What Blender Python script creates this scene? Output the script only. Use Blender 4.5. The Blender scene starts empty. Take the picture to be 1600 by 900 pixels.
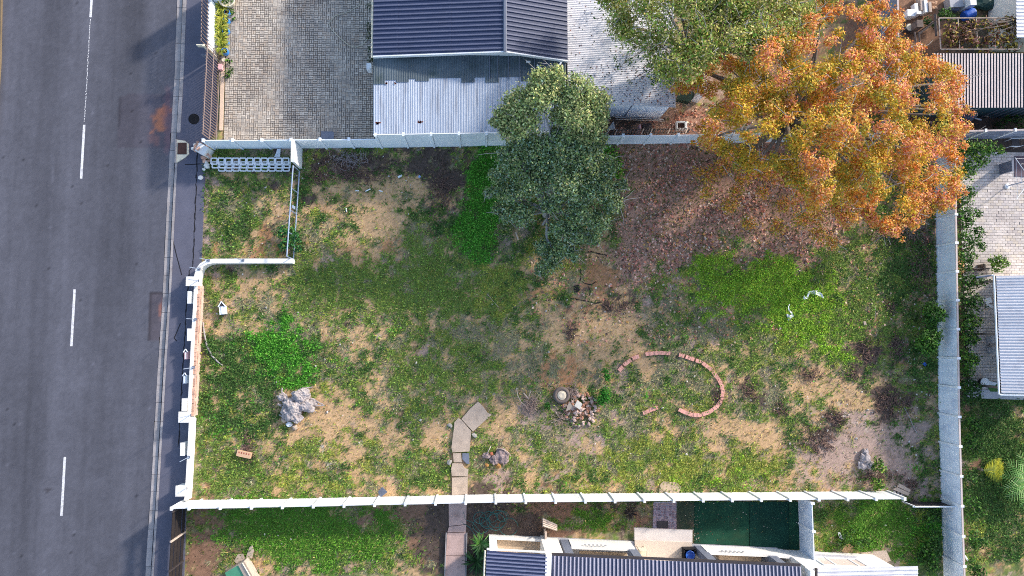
import bpy, math, random
import numpy as np
from mathutils import Vector, Matrix, Quaternion
random.seed(7)
R = random.Random(11)
NR = np.random.RandomState(5)
S = bpy.context.scene
C = S.collection
# ------------------------------------------------------------------ camera, sky, sun, exposure
H = 37.2                                   # flying height of the drone, metres
F = 1600 * 24 / 36                         # focal length in photo pixels
cd = bpy.data.cameras.new('camera'); cam = bpy.data.objects.new('camera', cd); C.objects.link(cam)
cd.sensor_width = 36; cd.lens = 24; cd.clip_start = 0.5; cd.clip_end = 3000
_n = Vector((750 - 800, -(517 - 450), -F)).normalized()
Q = _n.rotation_difference(Vector((0, 0, -1)))
cam.rotation_mode = 'QUATERNION'; cam.rotation_quaternion = Q; cam.location = (0, 0, H)
S.camera = cam
SUN_EL, SUN_AZ = math.radians(24), math.radians(55)      # azimuth clockwise from +Y
W = bpy.data.worlds.new('World'); S.world = W; W.use_nodes = True
wn = W.node_tree
sky = wn.nodes.new('ShaderNodeTexSky'); sky.sky_type = 'NISHITA'; sky.sun_disc = False
sky.sun_elevation = SUN_EL; sky.sun_rotation = SUN_AZ; sky.dust_density = 1.5; sky.air_density = 1.0
bg = wn.nodes['Background']; bg.inputs[1].default_value = 0.15
wn.links.new(sky.outputs[0], bg.inputs[0])
sl = bpy.data.lights.new('sun', 'SUN'); sun = bpy.data.objects.new('sun', sl); C.objects.link(sun)
sl.energy = 2.2; sl.angle = math.radians(3.5); sl.color = (1.0, 0.93, 0.83)
sd = Vector((math.sin(SUN_AZ) * math.cos(SUN_EL), math.cos(SUN_AZ) * math.cos(SUN_EL), math.sin(SUN_EL)))
sun.rotation_mode = 'QUATERNION'; sun.rotation_quaternion = sd.to_track_quat('Z', 'Y'); sun.location = sd * 60
S.view_settings.view_transform = 'Standard'; S.view_settings.look = 'None'
S.view_settings.exposure = 1.05; S.view_settings.gamma = 1.0; S.view_settings.use_curve_mapping = False
S.cycles.filter_width = 1.0; S.cycles.use_denoising = False; S.cycles.max_bounces = 6; S.cycles.diffuse_bounces = 3; S.cycles.sample_clamp_indirect = 4

# ------------------------------------------------------------------ helpers
def at(px, py, z=0.0):
    d = Q @ Vector((px - 800, 450 - py, -F)); t = (z - H) / d.z
    return Vector((d.x * t, d.y * t, z))
def lin(r, g, b):
    f = lambda c: (c / 255 / 12.92) if c <= 10 else ((c / 255 + .055) / 1.055) ** 2.4
    return (f(r), f(g), f(b))
def px_of(x, y, z=0.0):                     # world arrays -> photo pixels (used only to look up where a patch of soil lies)
    q = Q.conjugated(); m = q.to_matrix()
    X, Y, Z = x, y, z - H
    cx = m[0][0]*X + m[0][1]*Y + m[0][2]*Z; cy = m[1][0]*X + m[1][1]*Y + m[1][2]*Z; cz = m[2][0]*X + m[2][1]*Y + m[2][2]*Z
    return 800 + F * cx / -cz, 450 - F * cy / -cz
MATS = {}
def M(name, rgb=(.5, .5, .5), rough=.85, var=.18, scale=3.0, fine=40.0, finevar=.12, bump=0.0, metal=0.0, spec=.3, attr=False,
      rnd=0.0, stain=None, stain_amt=0.0, stain_scale=1.0, stretch=(1, 1, 1), trans=0.0):
    if name in MATS: return MATS[name]
    m = bpy.data.materials.new(name); m.use_nodes = True; nt = m.node_tree; N = nt.nodes; L = nt.links
    b = N['Principled BSDF']; b.inputs['Roughness'].default_value = rough; b.inputs['Metallic'].default_value = metal
    b.inputs['Specular IOR Level'].default_value = spec
    g = N.new('ShaderNodeNewGeometry')
    mp = N.new('ShaderNodeMapping'); mp.inputs['Scale'].default_value = stretch; L.new(g.outputs['Position'], mp.inputs['Vector'])
    def noise(sc, det=4):
        n = N.new('ShaderNodeTexNoise'); n.inputs['Scale'].default_value = sc; n.inputs['Detail'].default_value = det
        n.inputs['Roughness'].default_value = .62; L.new(mp.outputs[0], n.inputs['Vector']); return n
    def rng(sock, a, bb, lo=.25, hi=.75):
        r = N.new('ShaderNodeMapRange'); r.inputs[1].default_value = lo; r.inputs[2].default_value = hi
        r.inputs[3].default_value = a; r.inputs[4].default_value = bb; L.new(sock, r.inputs[0]); return r.outputs[0]
    def mul(a, bb):
        x = N.new('ShaderNodeMath'); x.operation = 'MULTIPLY'; L.new(a, x.inputs[0]); L.new(bb, x.inputs[1]); return x.outputs[0]
    n1 = noise(scale, 5); n2 = noise(fine, 3)
    v = mul(rng(n1.outputs[0], 1 - var, 1 + var), rng(n2.outputs[0], 1 - finevar, 1 + finevar))
    if rnd:
        oi = N.new('ShaderNodeObjectInfo'); v = mul(v, rng(oi.outputs['Random'], 1 - rnd, 1 + rnd, 0, 1))
    if attr:
        a = N.new('ShaderNodeAttribute'); a.attribute_name = 'col'; base = a.outputs['Color']
    else:
        c = N.new('ShaderNodeRGB'); c.outputs[0].default_value = (*rgb, 1); base = c.outputs[0]
    if stain:
        n3 = noise(stain_scale, 6); mx = N.new('ShaderNodeMix'); mx.data_type = 'RGBA'
        L.new(rng(n3.outputs[0], 0, stain_amt, .5, .68), mx.inputs['Factor']); L.new(base, mx.inputs['A'])
        mx.inputs['B'].default_value = (*stain, 1); base = mx.outputs['Result']
    vm = N.new('ShaderNodeVectorMath'); vm.operation = 'SCALE'; L.new(base, vm.inputs[0]); L.new(v, vm.inputs['Scale'])
    L.new(vm.outputs[0], b.inputs['Base Color'])
    if bump:
        bp = N.new('ShaderNodeBump'); bp.inputs['Strength'].default_value = bump; bp.inputs['Distance'].default_value = .02
        L.new(n2.outputs[0], bp.inputs['Height']); L.new(bp.outputs[0], b.inputs['Normal'])
    if trans:
        t = N.new('ShaderNodeBsdfTranslucent'); L.new(vm.outputs[0], t.inputs[0]); ms = N.new('ShaderNodeMixShader'); ms.inputs[0].default_value = trans
        L.new(b.outputs[0], ms.inputs[1]); L.new(t.outputs[0], ms.inputs[2]); L.new(ms.outputs[0], N['Material Output'].inputs[0])
    MATS[name] = m; return m
def wloc(o):
    v = Vector((0, 0, 0))
    while o is not None: v += o.location; o = o.parent
    return v
def link_mesh(name, me, mat, parent=None, label=None):
    o = bpy.data.objects.new(name, me); C.objects.link(o)
    if mat is not None and not me.materials: me.materials.append(mat)
    if parent is not None: o.parent = parent
    if label: o['label'] = label
    return o
class MB:
    def __init__(s): s.v = []; s.f = []
    def add(s, vs, fs):
        n = len(s.v); s.v += [tuple(x) for x in vs]; s.f += [tuple(n + i for i in q) for q in fs]; return s
    def box(s, c, d, rz=0.0, M3=None):
        x, y, z = d[0] / 2, d[1] / 2, d[2] / 2; cs, sn = math.cos(rz), math.sin(rz); vs = []
        for a in (-1, 1):
            for b in (-1, 1):
                for e in (-1, 1):
                    p = Vector((a * x, b * y, e * z))
                    p = (M3 @ p) if M3 is not None else Vector((p.x * cs - p.y * sn, p.x * sn + p.y * cs, p.z))
                    vs.append(p + Vector(c))
        return s.add(vs, [(0, 1, 3, 2), (4, 6, 7, 5), (0, 4, 5, 1), (2, 3, 7, 6), (0, 2, 6, 4), (1, 5, 7, 3)])
    def prism(s, pts, z0, z1):               # pts counter-clockwise (x, y)
        n = len(pts)
        a = sum(pts[i][0] * pts[(i + 1) % n][1] - pts[(i + 1) % n][0] * pts[i][1] for i in range(n))
        if a < 0: pts = pts[::-1]
        vs = [(p[0], p[1], z0) for p in pts] + [(p[0], p[1], z1) for p in pts]
        return s.add(vs, [tuple(range(n - 1, -1, -1)), tuple(range(n, 2 * n))] + [(i, (i + 1) % n, n + (i + 1) % n, n + i) for i in range(n)])
    def tube(s, pts, rad, n=6, cap=True):
        pts = [Vector(p) for p in pts]; k = len(pts)
        if not hasattr(rad, '__len__'): rad = [rad] * k
        rings = []; up = Vector((0, 0, 1))
        for i, p in enumerate(pts):
            t = (pts[min(i + 1, k - 1)] - pts[max(i - 1, 0)]).normalized()
            a = t.cross(up if abs(t.z) < .9 else Vector((1, 0, 0))).normalized(); b = t.cross(a)
            rings += [p + (a * math.cos(6.2832 * j / n) + b * math.sin(6.2832 * j / n)) * rad[i] for j in range(n)]
        fs = [(i * n + j, i * n + (j + 1) % n, (i + 1) * n + (j + 1) % n, (i + 1) * n + j) for i in range(k - 1) for j in range(n)]
        if cap: fs += [tuple(range(n - 1, -1, -1)), tuple((k - 1) * n + j for j in range(n))]
        return s.add(rings, fs)
    def lathe(s, prof, c=(0, 0, 0), n=14):   # prof: (r, z)
        vs = []; k = len(prof)
        for r, z in prof: vs += [(c[0] + r * math.cos(6.2832 * j / n), c[1] + r * math.sin(6.2832 * j / n), c[2] + z) for j in range(n)]
        fs = [(i * n + j, i * n + (j + 1) % n, (i + 1) * n + (j + 1) % n, (i + 1) * n + j) for i in range(k - 1) for j in range(n)]
        if prof[0][0] > 1e-4: fs.append(tuple(range(n - 1, -1, -1)))
        if prof[-1][0] > 1e-4: fs.append(tuple((k - 1) * n + j for j in range(n)))
        return s.add(vs, fs)
    def quad(s, a, b, c, d): return s.add([a, b, c, d], [(0, 1, 2, 3)])
    def mesh(s, name, smooth=False, off=None):
        me = bpy.data.meshes.new(name)
        v = s.v if off is None else [(x - off.x, y - off.y, z - off.z) for x, y, z in s.v]
        me.from_pydata(v, [], s.f)
        if smooth: me.shade_smooth()
        return me
    def build(s, name, mat, parent=None, label=None, smooth=False, local=False):
        off = None if (parent is None or local) else wloc(parent)
        return link_mesh(name, s.mesh(name, smooth, off), mat, parent, label)
def tag(o, label=None, cat=None, group=None, kind=None):
    for k, v in (('label', label), ('category', cat), ('group', group), ('kind', kind)):
        if v: o[k] = v
    return o
def thing(name, label, cat, loc=(0, 0, 0), rz=0.0, group=None):
    o = bpy.data.objects.new(name, None); o.empty_display_size = .2; C.objects.link(o); o.location = loc; o.rotation_euler = (0, 0, rz)
    return tag(o, label, cat, group)
def single(name, mb, mat, label, cat, group=None, smooth=False, base=None):
    v = np.array(mb.v)
    c = Vector(((v[:, 0].min() + v[:, 0].max()) / 2, (v[:, 1].min() + v[:, 1].max()) / 2, v[:, 2].min())) if base is None else base
    me = mb.mesh(name, smooth, c); o = link_mesh(name, me, mat); o.location = c
    return tag(o, label, cat, group)
def copy_tree(o, parent=None):
    c = o.copy(); C.objects.link(c); c.parent = parent
    for ch in o.children: copy_tree(ch, c)
    return c
def structure(name, mb, mat, smooth=False):
    return tag(mb.build(name, mat, smooth=smooth), kind='structure')
def poly(pix, z0, z1): return MB().prism([at(x, y, z1)[:2] for x, y in pix], z0, z1)
# ---- many small faces at once
def faces_mesh(name, V, n, cols, mat, smooth=False):   # V: (N*n,3) vertices, faces of n corners; cols (N,3)
    N = len(V) // n; me = bpy.data.meshes.new(name)
    me.vertices.add(N * n); me.vertices.foreach_set('co', V.astype(np.float32).ravel())
    me.loops.add(N * n); me.loops.foreach_set('vertex_index', np.arange(N * n, dtype=np.int32))
    me.polygons.add(N); me.polygons.foreach_set('loop_start', np.arange(0, N * n, n, dtype=np.int32))
    me.update(calc_edges=True)
    a = me.attributes.new('col', 'FLOAT_COLOR', 'POINT')
    cc = np.ones((N * n, 4), np.float32); cc[:, :3] = np.repeat(np.clip(cols, 0, 1), n, axis=0); a.data.foreach_set('color', cc.ravel())
    me.materials.append(mat); return me
def unit(v): return v / np.maximum(np.linalg.norm(v, axis=1, keepdims=True), 1e-9)
def leaf_quads(P, nrm, size, asp=.55):
    N = len(P); t = unit(np.cross(nrm, NR.normal(size=(N, 3)))); b = np.cross(nrm, t)
    s = size[:, None]; fold = nrm * s * .18
    V = np.empty((N, 4, 3)); V[:, 0] = P - t * s; V[:, 1] = P + b * s * asp + fold; V[:, 2] = P + t * s; V[:, 3] = P - b * s * asp + fold
    return V.reshape(-1, 3)
def cloud(clumps, per, size, pal, shell=.55, up=.5, jit=.22, zs=.75):
    """clumps: list of (x,y,z,r,palette index or weights); leaves spread near each clump's skin"""
    Ps, Ns, Cs, Ss = [], [], [], []
    pal = np.array(pal)
    for (x, y, z, r, k) in clumps:
        n = max(6, int(per * r * r)); d = unit(NR.normal(size=(n, 3))); rr = r * (shell + (1 - shell) * NR.rand(n)) * (1 + .25 * NR.randn(n) * .5)
        bumps = 1 + .22 * np.sin(d[:, 0] * 5 + x * 7) * np.cos(d[:, 1] * 6 + y * 5)
        p = d * (rr * bumps)[:, None]; p[:, 2] *= zs
        Ps.append(p + np.array([x, y, z])); Ns.append(unit(d * .55 + np.array([0, 0, up]) + NR.normal(size=(n, 3)) * .55))
        w = np.array(k, float) if hasattr(k, '__len__') else np.eye(len(pal))[k]
        ci = NR.choice(len(pal), n, p=w / w.sum()); Cs.append(pal[ci] * (1 + jit * NR.randn(n, 1)) * (1 + .08 * NR.randn(n, 3)))
        Ss.append(size * (.65 + .7 * NR.rand(n)))
    return np.concatenate(Ps), np.concatenate(Ns), np.concatenate(Cs), np.concatenate(Ss)
# ---- value noise
def hash2(ix, iy, s):
    h = (ix.astype(np.int64) * 374761393 + iy.astype(np.int64) * 668265263 + s * 974634777) & 0xffffffff
    h = ((h ^ (h >> 13)) * 1274126177) & 0xffffffff
    return ((h ^ (h >> 16)) & 0xffff) / 65535.0
def vnoise(x, y, s=0):
    ix, iy = np.floor(x), np.floor(y); fx, fy = x - ix, y - iy; fx = fx * fx * (3 - 2 * fx); fy = fy * fy * (3 - 2 * fy)
    a, b, c, d = hash2(ix, iy, s), hash2(ix + 1, iy, s), hash2(ix, iy + 1, s), hash2(ix + 1, iy + 1, s)
    return (a + (b - a) * fx) * (1 - fy) + (c + (d - c) * fx) * fy
def fbm(x, y, s=0, o=5):
    t = 0; amp = .5; tot = 0
    for i in range(o): t = t + amp * vnoise(x * 2 ** i, y * 2 ** i, s + i * 17); tot += amp; amp *= .58
    return t / tot
# ------------------------------------------------------------------ materials
m_asph = M('asphalt', attr=True, rough=.9, var=.10, scale=1.3, fine=55, finevar=.22, bump=.25, spec=.2)
m_walk = M('pavement_asphalt', lin(98, 98, 112), rough=.9, var=.14, scale=1.1, fine=50, finevar=.2, bump=.2, stain=lin(105, 100, 108), stain_amt=.35, stain_scale=.5)
m_kerb = M('kerb_concrete', lin(168, 160, 158), var=.2, scale=4, fine=45, finevar=.25, bump=.3, rnd=.12, stain=lin(95, 85, 85), stain_amt=.5, stain_scale=2)
m_paint = M('road_paint', lin(225, 222, 222), var=.12, scale=6, fine=40, finevar=.2, stain=lin(120, 115, 120), stain_amt=.6, stain_scale=7)
m_soil = M('soil', attr=True, rough=1, var=.10, scale=2.5, fine=26, finevar=.30, bump=.5, spec=.1)
m_base = M('earth', lin(120, 105, 85), rough=1, var=.3, scale=.3)
m_leaf = M('leaf', attr=True, rough=.6, var=.1, scale=.8, fine=9, finevar=.12, trans=.22, spec=.25)
m_grass = M('grass_blade', attr=True, rough=.7, var=.1, scale=.8, fine=8, finevar=.1, trans=.18, spec=.15)
m_bark = M('bark', lin(120, 108, 98), rough=.95, var=.25, scale=5, fine=30, finevar=.3, bump=.5)
m_barkg = M('grey_bark', lin(165, 160, 158), rough=.95, var=.25, scale=5, fine=30, finevar=.3, bump=.5)
m_white = M('white_wall_paint', lin(236, 236, 236), rough=.7, var=.05, scale=1.5, fine=20, finevar=.04, stain=lin(190, 192, 192), stain_amt=.5, stain_scale=.9, stretch=(1, 1, .25))
m_bluew = M('pale_blue_wall_paint', lin(238, 245, 252), rough=.7, var=.05, scale=1.5, fine=18, finevar=.05, stain=lin(190, 206, 224), stain_amt=.4, stain_scale=1.2, stretch=(1, 1, .3))
m_greyw = M('grey_precast', lin(234, 241, 252), rough=.75, var=.10, scale=2.2, fine=14, finevar=.10, stain=lin(190, 203, 226), stain_amt=.6, stain_scale=2.4, stretch=(1, 1, .5))
m_dgreyw = M('weathered_precast', lin(150, 158, 178), rough=.85, var=.16, scale=2, fine=14, finevar=.15, stain=lin(85, 92, 112), stain_amt=.8, stain_scale=1.6, stretch=(.5, 1, 2))
m_post = M('precast_post', lin(240, 242, 246), rough=.75, var=.08, scale=3, fine=20, finevar=.06)
m_coping = M('precast_coping', lin(205, 188, 182), rough=.8, var=.14, scale=3, fine=20, finevar=.12)
m_house = M('white_plaster', lin(240, 236, 230), rough=.7, var=.04, scale=1.2, fine=18, finevar=.04, stain=lin(205, 200, 195), stain_amt=.3, stain_scale=.8)
m_droof = M('dark_roof_sheet', attr=True, rough=.5, var=.08, scale=.8, fine=20, finevar=.05, spec=.6, rnd=.03)
m_groof = M('grey_blue_roof_sheet', attr=True, rough=.5, var=.1, scale=.9, fine=20, finevar=.06, spec=.6, rnd=.03)
m_wroof = M('white_roof_sheet', lin(220, 217, 220), rough=.45, var=.06, scale=.9, fine=24, finevar=.06, stain=lin(185, 180, 185), stain_amt=.5, stain_scale=1.5, rnd=.02)
m_tin = M('galvanised_sheet', lin(180, 188, 202), rough=.4, var=.07, scale=1.2, fine=18, finevar=.06, spec=.55, stain=lin(112, 112, 122), stain_amt=.5, stain_scale=.9, stretch=(5.5, .5, 1), rnd=.05)
m_dtin = M('old_dark_sheet', lin(92, 104, 112), rough=.6, var=.22, scale=1.2, fine=18, finevar=.12, stain=lin(60, 75, 72), stain_amt=.7, stain_scale=1.0, rnd=.10)
m_striproof = M('weathered_roof_sheet', lin(205, 192, 190), rough=.7, var=.1, scale=1.2, fine=22, finevar=.2, rnd=.04)
m_paver = M('paver', attr=True, rough=.9, var=.12, scale=1.0, fine=30, finevar=.14, bump=.2, stain=lin(120, 100, 88), stain_amt=.35, stain_scale=.45)
m_conc = M('concrete', lin(190, 170, 152), rough=.95, var=.12, scale=2, fine=26, finevar=.22, bump=.3, stain=lin(140, 125, 112), stain_amt=.4, stain_scale=2.5)
m_porch = M('porch_floor', lin(222, 203, 185), rough=.75, var=.05, scale=1, fine=20, finevar=.04, stain=lin(196, 180, 170), stain_amt=.4, stain_scale=1.0)
m_gfloor = M('grey_floor', lin(176, 176, 180), rough=.8, var=.1, scale=1.5, fine=20, finevar=.08)
m_wbrick = M('wall_brick', lin(204, 164, 144), rough=.95, var=.2, scale=4, fine=22, finevar=.2, rnd=.2, bump=.2)
m_brick = M('pink_brick', lin(226, 166, 150), rough=.95, var=.15, scale=4, fine=22, finevar=.15, rnd=.14, bump=.2)
m_rbrick = M('red_brick', lin(165, 88, 70), rough=.95, var=.2, scale=4, fine=22, finevar=.2, rnd=.2, bump=.2)
m_dark = M('dark_steel', lin(64, 58, 60), rough=.6, var=.1, spec=.4)
m_slat = M('dark_gate_slat', lin(122, 104, 100), rough=.6, var=.1, spec=.4)
m_steel = M('grey_steel', lin(150, 165, 190), rough=.5, var=.1, spec=.4)
m_black = M('black_rubber', lin(38, 36, 38), rough=.9, var=.2)
m_brown = M('rusty_iron', lin(82, 58, 52), rough=.9, var=.2, scale=4)
m_cream = M('cream_concrete', lin(226, 216, 192), rough=.9, var=.1, scale=3, fine=30, finevar=.12)
m_wood = M('weathered_wood', lin(196, 178, 164), rough=.95, var=.2, scale=5, fine=40, finevar=.2, rnd=.1)
m_dwood = M('dark_wood', lin(110, 98, 92), rough=.95, var=.2, scale=5, fine=40, finevar=.2, rnd=.15)
m_twig = M('dry_twig', lin(150, 130, 122), rough=1, var=.25, scale=6, attr=False, rnd=.1)
m_blue = M('blue_glaze', lin(60, 140, 215), rough=.35, var=.12, spec=.5)
m_bplas = M('blue_plastic', lin(40, 95, 190), rough=.4, var=.08, spec=.5)
m_plas = M('white_plastic', lin(238, 240, 242), rough=.45, var=.05, spec=.5)
m_turf = M('artificial_turf', lin(26, 70, 52), rough=1, var=.3, scale=.9, fine=30, finevar=.35, bump=.4, stain=lin(58, 72, 50), stain_amt=.35, stain_scale=1.4)
m_stump = M('old_stump_wood', lin(176, 166, 164), rough=.95, var=.22, scale=3, fine=18, finevar=.28, bump=.8, stain=lin(112, 100, 98), stain_amt=.7, stain_scale=5)
m_fung = M('orange_fungus', lin(168, 122, 70), rough=.8, var=.15, scale=9)
m_chunk = M('rubble', attr=True, rough=.95, var=.15, scale=6, fine=30, finevar=.18, bump=.3)
m_hose = M('green_hose', lin(52, 108, 104), rough=.5, var=.1, spec=.4)
m_pink = M('pink_plastic', lin(236, 186, 186), rough=.6, var=.06)
m_shrub = m_leaf
m_void = M('dark_interior', lin(46, 42, 42), rough=1)
m_tarp = M('green_tarp', lin(92, 160, 122), rough=.6, var=.15, scale=3)
m_slate = M('slate_grey_board', lin(112, 118, 134), rough=.7, var=.1)
m_terra = M('pale_tan_floor', lin(190, 168, 144), rough=.9, var=.12, scale=1.4, fine=20, finevar=.1)

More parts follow.
